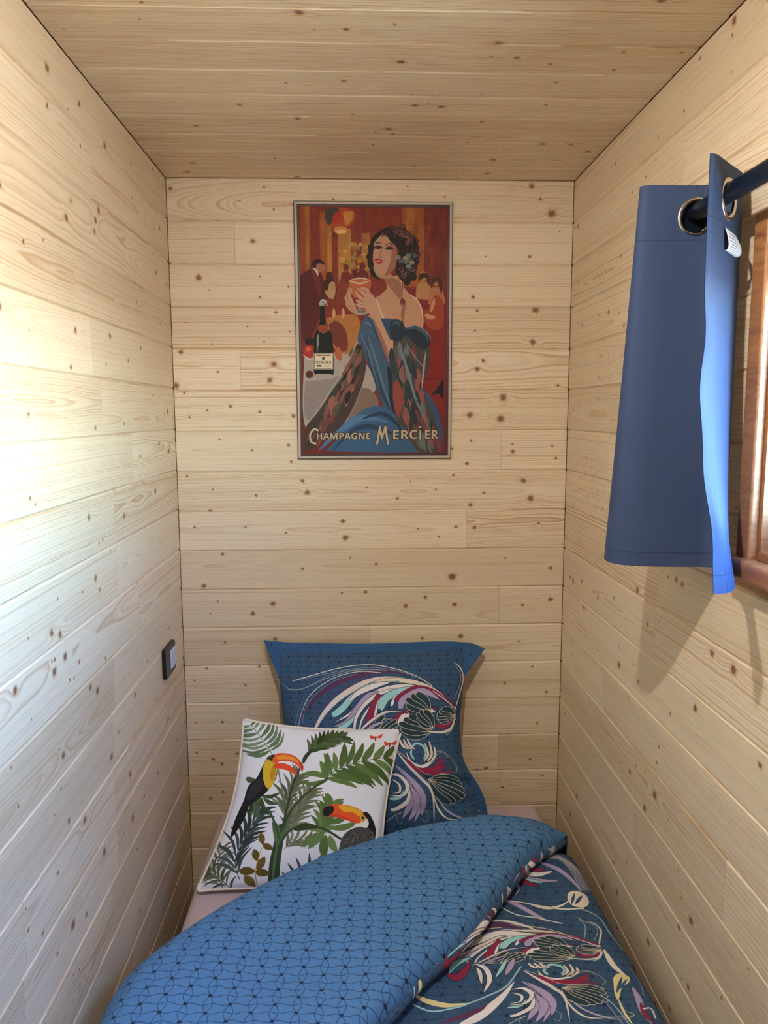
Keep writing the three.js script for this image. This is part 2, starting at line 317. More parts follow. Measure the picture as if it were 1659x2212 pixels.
const homography = (h, w, t) => (x, y) => { const k = h[6] * x + h[7] * y + 1; return [(h[0] * x + h[1] * y + h[2]) / k * w, (h[3] * x + h[4] * y + h[5]) / k * t]; };

// lattice of linked rings with a dot at every other crossing, as woven into the bed linen
function lattice(ctx, w, h, cell, line, dot, thick) {
  ctx.strokeStyle = line; ctx.lineWidth = thick;
  for (let i = -1; i <= w / cell + 1; i++) for (const s of [-1, 1]) {
    ctx.beginPath();
    for (let y = 0; y <= h; y += 2) { const x = i * cell + s * cell * 0.2 * Math.sin(y / cell * Math.PI + (i % 2 ? Math.PI / 2 : 0)); y ? ctx.lineTo(x, y) : ctx.moveTo(x, y); }
    ctx.stroke();
  }
  ctx.lineWidth = thick * 1.25;
  for (let j = -1; j <= h / cell * 2 + 1; j++) {
    ctx.beginPath();
    for (let x = 0; x <= w; x += 2) { const y = j * cell / 2 + cell * 0.06 * Math.sin(x / cell * 2 * Math.PI + (j % 2 ? Math.PI : 0)); x ? ctx.lineTo(x, y) : ctx.moveTo(x, y); }
    ctx.stroke();
  }
  ctx.fillStyle = dot;
  for (let i = 0; i <= w / cell; i++) for (let j = 0; j <= h / cell; j++) { const x = i * cell, y = j * cell + (i % 2 ? cell / 2 : 0), r = cell * 0.095; ctx.beginPath(); ctx.ellipse(x, y, r, r * 0.9, 0, 0, 7); ctx.fill(); }
}

// the plumed bird of the bed linen, in the sketch's own units
const PALE = '#e6d8d6', CREAM = '#eadfce', WHITE = '#efe9e8', CYAN = '#a4dcdc', LILAC = '#b3a3ca', CRIMSON = '#94234a', PLUM = '#5e3157', INK = '#1d3148';
function plumedBird(p) {
  const pen = (pts, c = CREAM, w = 3) => p.line(pts, c, w);
  const E = { edge: INK, edgeWidth: 2 };
  p.ribbon([[560, 440], [640, 350], [760, 262], [900, 212], [1040, 192], [1170, 218]], 26, PLUM, { head: 0.1 });
  p.ribbon([[600, 470], [680, 390], [800, 285], [930, 228], [1050, 212]], 12, '#4b4a78', { head: 0.1 });
  pen([[535, 245], [640, 215], [800, 172], [950, 157], [1080, 178], [1200, 220], [1290, 272]], CREAM, 4);
  pen([[530, 247], [660, 218], [820, 185], [960, 172], [1090, 190], [1190, 222]], '#9fb4bd', 2);
  pen([[455, 245], [500, 280], [560, 292], [640, 262], [760, 205], [900, 182], [1040, 188]], '#8aa0ae', 3);
  pen([[500, 290], [600, 282], [720, 230], [860, 190], [1000, 182]], '#a9b3b6', 2.5);
  pen([[540, 500], [575, 400], [640, 305], [760, 228], [890, 194], [1010, 200]], CREAM, 3.5);
  pen([[570, 470], [590, 400], [650, 320], [760, 245], [880, 208]], '#7f94a5', 2.5);
  pen([[525, 480], [545, 420], [580, 350]], '#7f94a5', 2); pen([[545, 490], [560, 430], [590, 370]], '#7f94a5', 2);
  p.ribbon([[628, 515], [700, 412], [800, 322], [930, 252], [1060, 232], [1200, 255], [1330, 305], [1440, 410]], 30, PALE, { head: 0.35, peak: 0.35 });
  p.ribbon([[860, 318], [950, 265], [1060, 240], [1190, 252], [1310, 296], [1420, 380]], 26, CREAM, { head: 0.3, ...E });
  p.ribbon([[745, 425], [800, 388], [870, 318], [960, 262], [1110, 246]], 36, CYAN, { head: 0.65, peak: 0.2, ...E });
  p.ribbon([[840, 350], [900, 300], [1000, 262], [1060, 252]], 30, WHITE, { head: 0.2, ...E });
  p.ribbon([[760, 458], [850, 410], [930, 332], [1060, 278], [1200, 276], [1350, 345]], 24, WHITE, { head: 0.05, ...E });
  p.ribbon([[752, 482], [830, 456], [890, 385], [945, 318], [1000, 296]], 38, LILAC, { head: 0.05, ...E });
  p.ribbon([[715, 508], [790, 492], [850, 452], [890, 408]], 28, CYAN, { head: 0.5, ...E });
  p.ribbon([[868, 515], [882, 430], [950, 345], [1060, 292], [1190, 284]], 22, WHITE, { head: 0.4, ...E });
  p.ribbon([[895, 515], [915, 440], [975, 360], [1050, 310]], 14, PALE, { head: 0.4, ...E });
  p.ribbon([[948, 478], [975, 385], [1008, 312]], 44, CRIMSON, { head: 0.8, tail: 0.6, ...E });
  p.ribbon([[982, 440], [1010, 345], [1085, 285]], 18, WHITE, { head: 0.4, ...E });
  p.ribbon([[1012, 392], [1048, 328], [1150, 288], [1240, 290]], 44, CYAN, { head: 0.7, peak: 0.2, ...E });
  p.ribbon([[1075, 375], [1098, 330], [1180, 296]], 20, WHITE, { head: 0.6, ...E });
  p.ribbon([[1092, 350], [1130, 318], [1210, 286], [1310, 308], [1420, 382]], 34, CRIMSON, { head: 0.5, ...E });
  p.ribbon([[1128, 392], [1140, 345], [1240, 300], [1350, 350]], 44, LILAC, { head: 0.5, ...E });
  p.ribbon([[1100, 515], [1104, 452], [1150, 415], [1250, 402], [1345, 385]], 34, CRIMSON, { head: 0.5, ...E });
  p.ribbon([[1215, 430], [1260, 400], [1330, 408]], 40, WHITE, { head: 0.5, ...E }); p.ribbon([[1120, 470], [1150, 430], [1200, 432]], 34, WHITE, { head: 0.4, ...E });
  p.ribbon([[1325, 470], [1385, 488], [1440, 440], [1446, 390]], 32, CRIMSON, { ...E });
  const fan = (x, y, turn, spread, long, n, fat) => {
    for (let i = 0; i < n; i++) { const a = turn + (i / (n - 1) - 0.5) * spread, L = long * (1 - 0.18 * Math.abs(i / (n - 1) - 0.5) * 2); p.leaf([x, y], [x + Math.cos(a) * L, y + Math.sin(a) * L], fat, '#22404f', (i / (n - 1) - 0.5) * 0.25, { edge: '#d8cdb4', edgeWidth: 2.6, head: 0.05, tail: 0.45, peak: 0.7 }); }
  };
  fan(1300, 402, 3.55, 0.75, 160, 5, 34); fan(1318, 512, 3.38, 0.6, 200, 5, 36); fan(1330, 492, 3.85, 0.45, 140, 4, 30); fan(1448, 428, 3.14, 0.75, 112, 6, 30);
  fan(960, 505, 5.6, 0.7, 120, 4, 26); fan(1010, 520, 5.75, 0.5, 130, 4, 24);
  p.ribbon([[885, 520], [950, 462], [1040, 408], [1150, 402]], 16, PALE, { ...E }); p.ribbon([[905, 528], [980, 476], [1060, 452]], 18, LILAC, { ...E });
  p.ribbon([[1300, 512], [1385, 516], [1436, 490], [1452, 415]], 14, CREAM, {}); pen([[1405, 530], [1440, 500], [1456, 440]], CREAM, 3);
  p.ribbon([[1440, 405], [1452, 330], [1464, 240], [1442, 182], [1408, 154]], 8, CREAM, { head: 0.6, tail: 0.3 }); pen([[1424, 340], [1444, 280], [1446, 220], [1416, 170]], '#b9c0c0', 2.2);
  pen([[1300, 300], [1380, 350], [1450, 400]], WHITE, 4); pen([[1340, 300], [1400, 350], [1446, 380]], CRIMSON, 7);
  // the curl under the wing and its leaves
  p.line([[1200, 590], [1225, 572], [1262, 584], [1280, 620], [1268, 652]], CYAN, 11); p.line([[1200, 592], [1192, 625], [1204, 650]], CYAN, 11);
  p.ribbon([[1166, 618], [1190, 672], [1250, 694], [1325, 655], [1338, 600]], 20, WHITE, { head: 0.2, ...E });
  for (const [a, b, c] of [[[1262, 668], [1292, 630], [1276, 572]], [[1280, 670], [1314, 630], [1302, 562]], [[1298, 672], [1334, 636], [1330, 590]]]) p.ribbon([a, b, c], 16, CREAM, { tail: 0.5, ...E });
  for (const d of [0, 22, 44]) p.ribbon([[1128 + d, 545], [1150 + d, 585], [1196 + d * 0.6, 604]], 16, d ? PALE : CREAM, { head: 0.4, ...E });
  p.ribbon([[1156, 640], [1220, 712], [1310, 712], [1378, 655]], 34, CRIMSON, { head: 0.1, tail: 0.5 }); p.ribbon([[1220, 700], [1300, 728], [1385, 690]], 24, CRIMSON, { tail: 0.5 }); p.ribbon([[1240, 712], [1320, 742], [1415, 722]], 24, CRIMSON, { tail: 0.3 });
  pen([[1290, 640], [1360, 615], [1410, 640], [1446, 700], [1430, 735]], '#a9a79e', 3); pen([[1335, 640], [1380, 622], [1408, 650]], '#a9a79e', 2.5);
  fan(1262, 770, 0.5, 0.85, 205, 7, 40);
  p.ribbon([[1108, 608], [1170, 690], [1225, 762], [1268, 840], [1282, 1025]], 18, PALE, { head: 0.1 }); pen([[1112, 606], [1180, 660], [1260, 735], [1380, 742], [1440, 770]], '#c9c2b2', 3);
  p.ribbon([[1272, 850], [1300, 930], [1350, 985], [1425, 992]], 10, CREAM, {}); p.ribbon([[1290, 860], [1340, 935], [1430, 985], [1536, 974]], 10, LILAC, {}); pen([[1300, 880], [1370, 960], [1470, 1000], [1536, 976], [1512, 948]], '#c9c2b2', 3);
  for (const [a, b, c, d] of [[[1096, 684], [1170, 775], [1206, 900], [1176, 1010]], [[1120, 700], [1190, 800], [1222, 890], [1212, 970]], [[1140, 760], [1166, 850], [1140, 930], [1116, 980]], [[1150, 790], [1184, 870], [1176, 940], [1146, 1000]]]) p.ribbon([a, b, c, d], 38, LILAC, { head: 0.1, ...E });
  p.ribbon([[1146, 800], [1136, 880], [1080, 925], [1050, 928]], 26, WHITE, { head: 0.1, tail: 0.5, ...E }); p.ribbon([[1120, 820], [1090, 862], [1040, 868]], 22, CYAN, { head: 0.1, tail: 0.5, ...E });
  p.ribbon([[1050, 738], [1104, 740], [1138, 790], [1116, 846], [1048, 850]], 22, WHITE, { head: 0.1, tail: 0.2, ...E }); p.ribbon([[1060, 760], [1096, 790], [1092, 830], [1050, 838]], 12, CREAM, {});
  pen([[1112, 940], [1088, 970], [1100, 1010], [1120, 1000]], '#8fa0a8', 2.5); pen([[1226, 930], [1250, 960], [1240, 1000], [1216, 985]], '#8fa0a8', 2.5); pen([[1030, 1000], [1080, 960], [1110, 945]], '#c9c2b2', 3);
}

const weave = (() => {
  const W = 256, d = new Uint8Array(W * W * 4), r = random(3);
  for (let y = 0; y < W; y++) for (let x = 0; x < W; x++) { const i = (y * W + x) * 4, g = 128 + 50 * (((x >> 1) + (y >> 1)) % 2 ? 1 : -1) + (r() - 0.5) * 60; d[i] = d[i + 1] = d[i + 2] = clamp(g, 0, 255); d[i + 3] = 255; }
  const t = new THREE.DataTexture(d, W, W, THREE.RGBAFormat); t.magFilter = THREE.LinearFilter; t.wrapS = t.wrapT = THREE.RepeatWrapping; t.repeat.set(8, 8); t.needsUpdate = true; return t;
})();
const cloth = (o) => new THREE.MeshPhysicalMaterial({ roughness: 0.85, sheen: 0.15, sheenRoughness: 0.6, ...o });

// ---------------------------------------------------------------- bed and mattress
{
  const wood = standard({ map: mapRight, color: 0xb08a60, roughness: 0.6 });
  const b = tag(group('bed_frame'), 'low wooden bed frame under the pink mattress between the walls', 'bed frame'); b.position.set(0.012, 0, 1.015);
  for (const s of [-1, 1]) mesh('side_rail', box(0.03, 0.14, 1.96, s * 0.42, 0.24, 0, 0.004), wood, b);
  for (const s of [-1, 1]) mesh('end_rail', box(0.81, 0.14, 0.03, 0, 0.24, s * 0.965, 0.004), wood, b);
  for (const s of [-1, 1]) for (const q of [-1, 1]) mesh('leg', box(0.06, 0.17, 0.06, s * 0.37, 0.085, q * 0.9, 0.006), wood, b);
  for (let i = 0; i < 12; i++) mesh('slat', box(0.81, 0.018, 0.07, 0, 0.302, -0.88 + i * 0.16, 0.003), wood, b);
  const pink = cloth({ color: 0xc6b2b3, bumpMap: weave, bumpScale: 0.0002 });
  const m = tag(group('mattress'), 'single mattress in a plain dusty pink fitted sheet', 'mattress'); m.position.set(0.012, 0.311, 1.02);
  const cover = mesh('fitted_sheet', (() => {
    const g = new RoundedBoxGeometry(0.905, 0.176, 1.99, 5, 0.022), p = g.attributes.position;
    for (let i = 0; i < p.count; i++) { const x = p.getX(i), z = p.getZ(i); p.setY(i, p.getY(i) + 0.088 + (p.getY(i) > 0 ? 0.0015 * noise2(x * 14, z * 9) : 0)); }
    g.computeVertexNormals(); return g;
  })(), pink, m);
  mesh('piping', tube([[-0.447, 0.160, -0.95], [-0.4505, 0.159, 0], [-0.447, 0.160, 0.95]], 0.003, 40), pink, cover);
  mesh('piping', tube([[0.447, 0.160, -0.95], [0.4505, 0.159, 0], [0.447, 0.160, 0.95]], 0.003, 40), pink, cover);
}

// ---------------------------------------------------------------- big pillow leaning on the back wall
const NAVY = '#35587a';
{
  const H = [0.00099449, 1.6821e-5, -0.45902, 8.6221e-6, 0.0010336, -0.1001, -1.4027e-5, 0.00010814];
  const p = new Print(2048, 2048, homography(H, 2048, 2048), 2.05); p.fill(NAVY);
  lattice(p.x, 2048, 2048, 110, 'rgba(24,44,72,0.6)', '#15243c', 4.5); plumedBird(p);
  const plane = (y) => 0.05 + (0.97 - y) / 0.48 * 0.19;      // the pillow leans: depth of its middle plane at height y
  const left = [[-0.262], [-0.268], [-0.25], [-0.24], [-0.241], [-0.25], [-0.258], [-0.26]], right = [[0.272], [0.272], [0.262], [0.231], [0.224], [0.232], [0.242], [0.241]];
  const edge = (a, b) => { const y = lerp(0.492, 0.956 - 0.004 * Math.sin(a * Math.PI), b), x = lerp(along(left, b)[0], along(right, b)[0], a); return [x, y]; };
  const puff = (a, b) => Math.pow(Math.max(0, 1 - Math.pow(Math.abs(2 * a - 1), 2.6)), 0.62) * Math.pow(Math.max(0, 1 - Math.pow(Math.abs(2 * b - 1), 2.8)), 0.6);
  const crease = (a, b) => 0.018 * Math.exp(-Math.pow((b - 0.33 - 0.03 * Math.sin(a * 4)) / 0.025, 2)) * smooth(0.55, 1, a) + 0.010 * Math.exp(-Math.pow((b - 0.12 - 0.1 * a) / 0.03, 2)) * smooth(0.4, 1, a) + 0.007 * noise2(a * 5, b * 5) + 0.0045 * noise2(a * 14 + b * 5, b * 11) * (0.4 + Math.abs(2 * a - 1));
  const side = (sign) => (a, b) => { const [x, y] = edge(a, b), t = puff(a, b) * (sign > 0 ? 0.068 : 0.035) - (sign > 0 ? crease(a, b) * Math.min(1, puff(a, b) * 3) : 0); return [x, y + sign * t * 0.37, plane(y) + sign * t * 0.93, a, b]; };
  const g = tag(group('pillow'), 'large navy square pillow with plumed bird print leaning on the back wall', 'pillow');
  mesh('pillowcase', mergeGeometries([surface(70, 70, side(1)), surface(40, 40, side(-1), true)]), cloth({ map: p.texture(), bumpMap: weave, bumpScale: 0.0002 }), g);
  const rim = [[-0.304, 0.984], [-0.212, 0.976], [-0.075, 0.972], [0.113, 0.973], [0.22, 0.973], [0.268, 0.968], [0.303, 0.954]];
  const flange = surface(60, 6, (a, b) => { const [x1, y1] = along(rim, a), x0 = lerp(-0.258, 0.243, a), corner = Math.pow(Math.abs(2 * a - 1), 8), y0 = 0.952 - corner * 0.062, x = lerp(x0, x1, b), y = lerp(y0, y1, b); return [x, y, plane(y) + 0.004 - 0.012 * b + 0.003 * Math.sin(a * 19), a * 5, b * 0.35]; });
  const q = new Print(512, 512, (x, y) => [x, y], 1); q.fill('#2f5a88'); lattice(q.x, 512, 512, 102.4, 'rgba(34,66,104,0.5)', '#1a2b45', 4);
  const flangeMaterial = cloth({ map: q.texture(true) });
  const both = flange.clone(); both.translate(0, 0, -0.003); both.setIndex([...both.index.array].reverse()); both.computeVertexNormals();
  mesh('flange', mergeGeometries([flange, both]), flangeMaterial, g);
  mesh('flange', surface(20, 6, (a, b) => { const y = lerp(0.492, 0.69, a), w = 0.024 * Math.sin(Math.min(1, (1 - a) * 1.3) * Math.PI / 2), x = along(right, (y - 0.492) / 0.464)[0] - 0.006; return [x + w * b, y, plane(y) + 0.002 - 0.01 * b * Math.sin(a * 7), a * 2, b * 0.3]; }), flangeMaterial, g);
}

// ---------------------------------------------------------------- white cushion with toucans
{
  const H = [0.0011999, 0.00032536, -0.47665, -5.3251e-5, 0.0012405, -0.56555, -1.9056e-5, 0.00011736];
  const p = new Print(2048, 2048, homography(H, 2048, 2048), 2.3), r = random(12); p.fill('#f0f4ff');
  const vary = (rgb, s = 22) => { const d = (r() - 0.5) * 2 * s; return `rgb(${rgb.map((c) => Math.round(clamp(c + d, 0, 255))).join(',')})`; };
  const frond = (spine, n, rgb, stem, width, leftLong, rightLong, o = {}) => {
    for (let i = 0; i < n; i++) for (const s of [-1, 1]) {
      const t = (o.from ?? 0.08) + (1 - (o.from ?? 0.08)) * (i + 0.5) / n, a = along(spine, t), b = along(spine, Math.min(1, t + 0.02)), c = along(spine, Math.max(0, t - 0.02));
      const dir = Math.atan2(b[1] - c[1], b[0] - c[0]) + s * (o.open ?? 0.9) * (1 - 0.35 * t), L = (s < 0 ? leftLong : rightLong) * (0.55 + 0.45 * Math.sin(Math.PI * (0.15 + 0.8 * t))) * (0.85 + r() * 0.3);
      p.leaf(a, [a[0] + Math.cos(dir) * L, a[1] + Math.sin(dir) * L], width * (0.8 + r() * 0.4), vary(rgb), s * (o.bend ?? -0.12), { peak: 0.4 });
    }
    p.line(spine, stem, o.stemWidth ?? 4);
  };
  const OLIVE = [118, 124, 96], SLATE = [58, 76, 74], GREEN = [92, 120, 62], DARK = [66, 88, 48], SAGE = [112, 138, 104];
  frond([[150, 1400], [110, 1290], [120, 1180]], 7, OLIVE, '#6b7056', 15, 120, 120, { open: 1.1 });
  frond([[210, 1420], [120, 1330], [60, 1300]], 8, [96, 102, 78], '#5a604a', 14, 110, 100, { open: 1.2 });
  frond([[235, 1350], [205, 1240], [250, 1110], [330, 985]], 11, SLATE, '#3b4e4c', 19, 170, 165, { open: 0.85 });
  frond([[470, 1130], [520, 1010], [600, 890]], 9, OLIVE, '#6d735c', 20, 150, 150, { open: 0.75 });
  frond([[470, 1030], [480, 920], [540, 800]], 8, [104, 112, 86], '#6d735c', 20, 150, 130, { open: 0.75 });
  frond([[470, 1190], [520, 1150], [620, 1130]], 6, OLIVE, '#6d735c', 16, 100, 110);
  frond([[405, 650], [365, 580], [305, 490]], 8, SAGE, '#61805f', 19, 160, 160, { open: 1.25, bend: 0.14 });
  frond([[588, 690], [640, 618], [720, 560], [800, 545]], 11, DARK, '#3c5030', 21, 90, 130, { open: 0.8, bend: -0.08, from: 0.2 });
  p.ribbon([[580, 705], [598, 665], [640, 618]], 22, '#35482f', { head: 0.3, tail: 0.6 });
  p.line([[435, 735], [448, 830], [470, 920]], '#6f8a6a', 7);
  frond([[700, 800], [770, 742], [880, 706], [1050, 682]], 9, GREEN, '#3a5030', 38, 135, 225, { open: 1.15, bend: -0.06, from: 0.02 });
  p.leaf([720, 790], [560, 768], 34, vary(GREEN), 0.1); p.leaf([716, 800], [566, 815], 30, vary(GREEN), -0.1); p.leaf([700, 780], [720, 640], 40, vary(GREEN), 0.05);
  frond([[660, 1130], [700, 1030], [730, 960]], 7, GREEN, '#42592f', 30, 130, 130, { open: 0.9 });
  for (const [a, b, w] of [[[690, 1110], [560, 1185], 44], [[690, 1120], [600, 1195], 40], [[700, 1120], [690, 1260], 50], [[720, 1120], [760, 1220], 44], [[690, 1090], [590, 1080], 40], [[720, 1080], [890, 1040], 36], [[700, 1050], [840, 1000], 34], [[690, 1060], [660, 930], 34]]) p.leaf(a, b, w, vary(GREEN, 30), 0.08);
  for (const [a, b, w] of [[[330, 900], [270, 1010], 26], [[330, 910], [310, 1020], 26], [[330, 900], [380, 1000], 26], [[340, 900], [430, 935], 24], [[330, 890], [445, 870], 22], [[325, 900], [240, 960], 26], [[240, 790], [300, 800], 34], [[250, 990], [275, 920], 24]]) p.leaf(a, b, w, vary([64, 88, 56], 20), 0.12);
  p.ribbon([[415, 1420], [420, 1280], [440, 1130], [452, 1050]], 60, '#33492f', { head: 0.9, tail: 0.5, peak: 0.2 }); p.ribbon([[412, 1400], [418, 1260], [436, 1140]], 14, '#5d7a4c', { head: 0.6 });
  for (const [a, b] of [[[430, 1180], [395, 1030]], [[440, 1160], [470, 1000]], [[436, 1170], [420, 1040]]]) p.leaf(a, b, 30, '#52704a', 0.05);
  p.line([[452, 1080], [480, 960], [515, 830], [572, 712]], '#2f4433', 12); p.line([[450, 1090], [500, 980], [590, 880], [710, 795]], '#3a5030', 14);
  p.line([[440, 1130], [410, 1040], [370, 970], [300, 930]], '#3f5634', 11); p.line([[452, 1150], [500, 1085], [600, 1058], [700, 1090], [780, 1140]], '#33472f', 12);
  p.leaf([520, 1085], [660, 1075], 40, vary(DARK), -0.1);
  // perched toucan with the yellow bib
  p.shape([[418, 655], [380, 672], [345, 725], [305, 790], [252, 838], [226, 910], [196, 975], [172, 1040], [162, 1118], [196, 1080], [236, 1010], [256, 952], [300, 916], [362, 868], [420, 790], [434, 710], [436, 672]], '#14161c');
  p.shape([[300, 800], [340, 790], [330, 850], [280, 900], [246, 908], [262, 850]], '#2b2d34');
  p.shape([[372, 684], [350, 726], [344, 790], [356, 836], [380, 852], [404, 816], [424, 765], [432, 712], [410, 688]], '#e2bd2c'); p.shape([[404, 720], [424, 730], [412, 780], [394, 810], [386, 770]], '#c98f1e'); p.shape([[384, 672], [404, 668], [410, 690], [392, 696]], '#50602c'); p.spot(396, 682, 7, '#15161a');
  p.shape([[410, 678], [432, 652], [490, 648], [540, 664], [572, 704], [574, 756], [558, 728], [520, 698], [460, 694], [412, 708]], '#ee5a26'); p.shape([[430, 668], [480, 656], [532, 672], [556, 700], [500, 682], [440, 684]], '#f59a3c'); p.ribbon([[560, 690], [574, 720], [572, 756]], 14, '#c22f28');
  p.shape([[410, 712], [460, 704], [508, 720], [536, 752], [540, 776], [500, 752], [450, 738], [416, 732]], '#ee4f28');
  // second toucan, half sunk in the leaves
  p.shape([[905, 1000], [930, 990], [958, 1015], [980, 1075], [978, 1125], [950, 1170], [900, 1140], [900, 1090], [935, 1070], [940, 1040]], '#15161a');
  p.shape([[880, 1074], [820, 1098], [782, 1150], [766, 1250], [850, 1230], [960, 1180], [972, 1120], [930, 1075]], '#4a4a48');
  for (let i = 0; i < 130; i++) { const x = 800 + r() * 165, y = 1100 + r() * 115; p.leaf([x, y], [x + 14 * (r() - 0.3), y + 12 * r()], 5, r() < 0.5 ? '#86837c' : '#26262a', 0); }
  p.shape([[888, 1040], [925, 1022], [944, 1050], [930, 1080], [896, 1072], [862, 1066]], '#f3f2ee');
  p.shape([[690, 968], [735, 945], [800, 946], [870, 964], [915, 996], [912, 1035], [880, 1054], [820, 1036], [750, 1016], [696, 1008]], '#ee5a26'); p.shape([[770, 950], [840, 956], [906, 990], [890, 1012], [850, 990], [800, 985]], '#f7b52e'); p.shape([[700, 1004], [760, 1018], [840, 1040], [884, 1050], [820, 1020], [750, 1000]], '#e03c24');
  p.shape([[682, 992], [692, 964], [722, 952], [746, 958], [742, 990], [716, 1008], [694, 1010]], '#1b1a1c'); p.shape([[896, 1004], [922, 1010], [926, 1036], [898, 1044]], '#e0b52c'); p.spot(911, 1024, 8, '#15161a');
  // small brown leaves, butterflies, spikes
  for (const [x, y, a, s] of [[342, 1130, 1.3, 34], [378, 1176, 0.5, 34], [316, 1222, 1.2, 38], [346, 1268, -1.1, 42], [274, 1308, 0.1, 46], [356, 1322, 0.2, 42], [290, 1366, 0.8, 44]]) { p.leaf([x - Math.cos(a) * s, y - Math.sin(a) * s], [x + Math.cos(a) * s, y + Math.sin(a) * s], s * 1.05, vary([120, 98, 40], 14), 0, { head: 0.05 }); p.line([[x - Math.cos(a) * s, y - Math.sin(a) * s], [x + Math.cos(a) * s * 0.8, y + Math.sin(a) * s * 0.8]], '#6d571f', 3); }
  p.line([[330, 1400], [320, 1300], [345, 1180]], '#a99a5c', 4);
  for (const [x, y] of [[988, 560], [1066, 603]]) { p.shape([[x, y], [x - 34, y - 14], [x - 26, y + 12]], '#dd4a34'); p.shape([[x, y], [x + 34, y - 18], [x + 24, y + 8]], '#dd4a34'); p.leaf([x - 2, y - 8], [x - 6, y + 26], 10, '#7d2a22'); }
  for (const [a, b, w] of [[[500, 1400], [455, 1320], 14], [[520, 1380], [488, 1270], 16], [[545, 1370], [532, 1240], 18], [[570, 1350], [605, 1215], 18], [[590, 1330], [660, 1235], 20], [[640, 1290], [668, 1225], 14], [[480, 1400], [600, 1300], 14]]) p.leaf(a, b, w, '#3d4a4e', 0.12);
  const C = [[-0.34, 0.816, 0.18], [0.066, 0.79, 0.18], [-0.422, 0.503, 0.411], [0.0, 0.492, 0.411]].map((v) => new THREE.Vector3(...v));
  const nrm = new THREE.Vector3().subVectors(C[0], C[2]).cross(new THREE.Vector3().subVectors(C[1], C[0])).normalize(); if (nrm.z < 0) nrm.negate();
  const pull = (t) => 0.024 * (1 - Math.pow(2 * t - 1, 2)) * (1 - 0.35 * Math.pow(2 * t - 1, 2));
  const flat = (a, b) => { const h = 0.4, s = lerp(pull(b) / h, 1 - pull(b) / h * 0.55, a), t = lerp(pull(a) / h * 0.62, 1 - pull(a) / h * 0.2, b); return new THREE.Vector3().addScaledVector(C[0], (1 - s) * (1 - t)).addScaledVector(C[1], s * (1 - t)).addScaledVector(C[2], (1 - s) * t).addScaledVector(C[3], s * t); };
  const fat = (a, b) => 0.052 * Math.pow(Math.max(0, (1 - Math.pow(2 * a - 1, 2)) * (1 - Math.pow(2 * b - 1, 2))), 0.45) + 0.0025 * noise2(a * 6, b * 6) * Math.min(1, 20 * a * (1 - a) * b * (1 - b) * 4);
  const half = (s) => (a, b) => { const v = flat(a, b).addScaledVector(nrm, s * fat(a, b)); return [v.x, v.y, v.z, a, 1 - b]; };
  const g = tag(group('cushion'), 'square white cushion printed with toucans and palm leaves, propped on the pillow', 'cushion');
  mesh('cover', mergeGeometries([surface(60, 60, half(1), true), surface(40, 40, half(-1))]), cloth({ map: p.texture(), bumpMap: weave, bumpScale: 0.0003 }), g);
  const rim = []; for (let i = 0; i < 12; i++) rim.push(flat(i / 12, 0).toArray()); for (let i = 0; i < 12; i++) rim.push(flat(1, i / 12).toArray()); for (let i = 0; i < 12; i++) rim.push(flat(1 - i / 12, 1).toArray()); for (let i = 0; i < 12; i++) rim.push(flat(0, 1 - i / 12).toArray());
  mesh('piping', tube(rim, 0.0032, 260, true), cloth({ color: 0xf1e4d4 }), g);
}

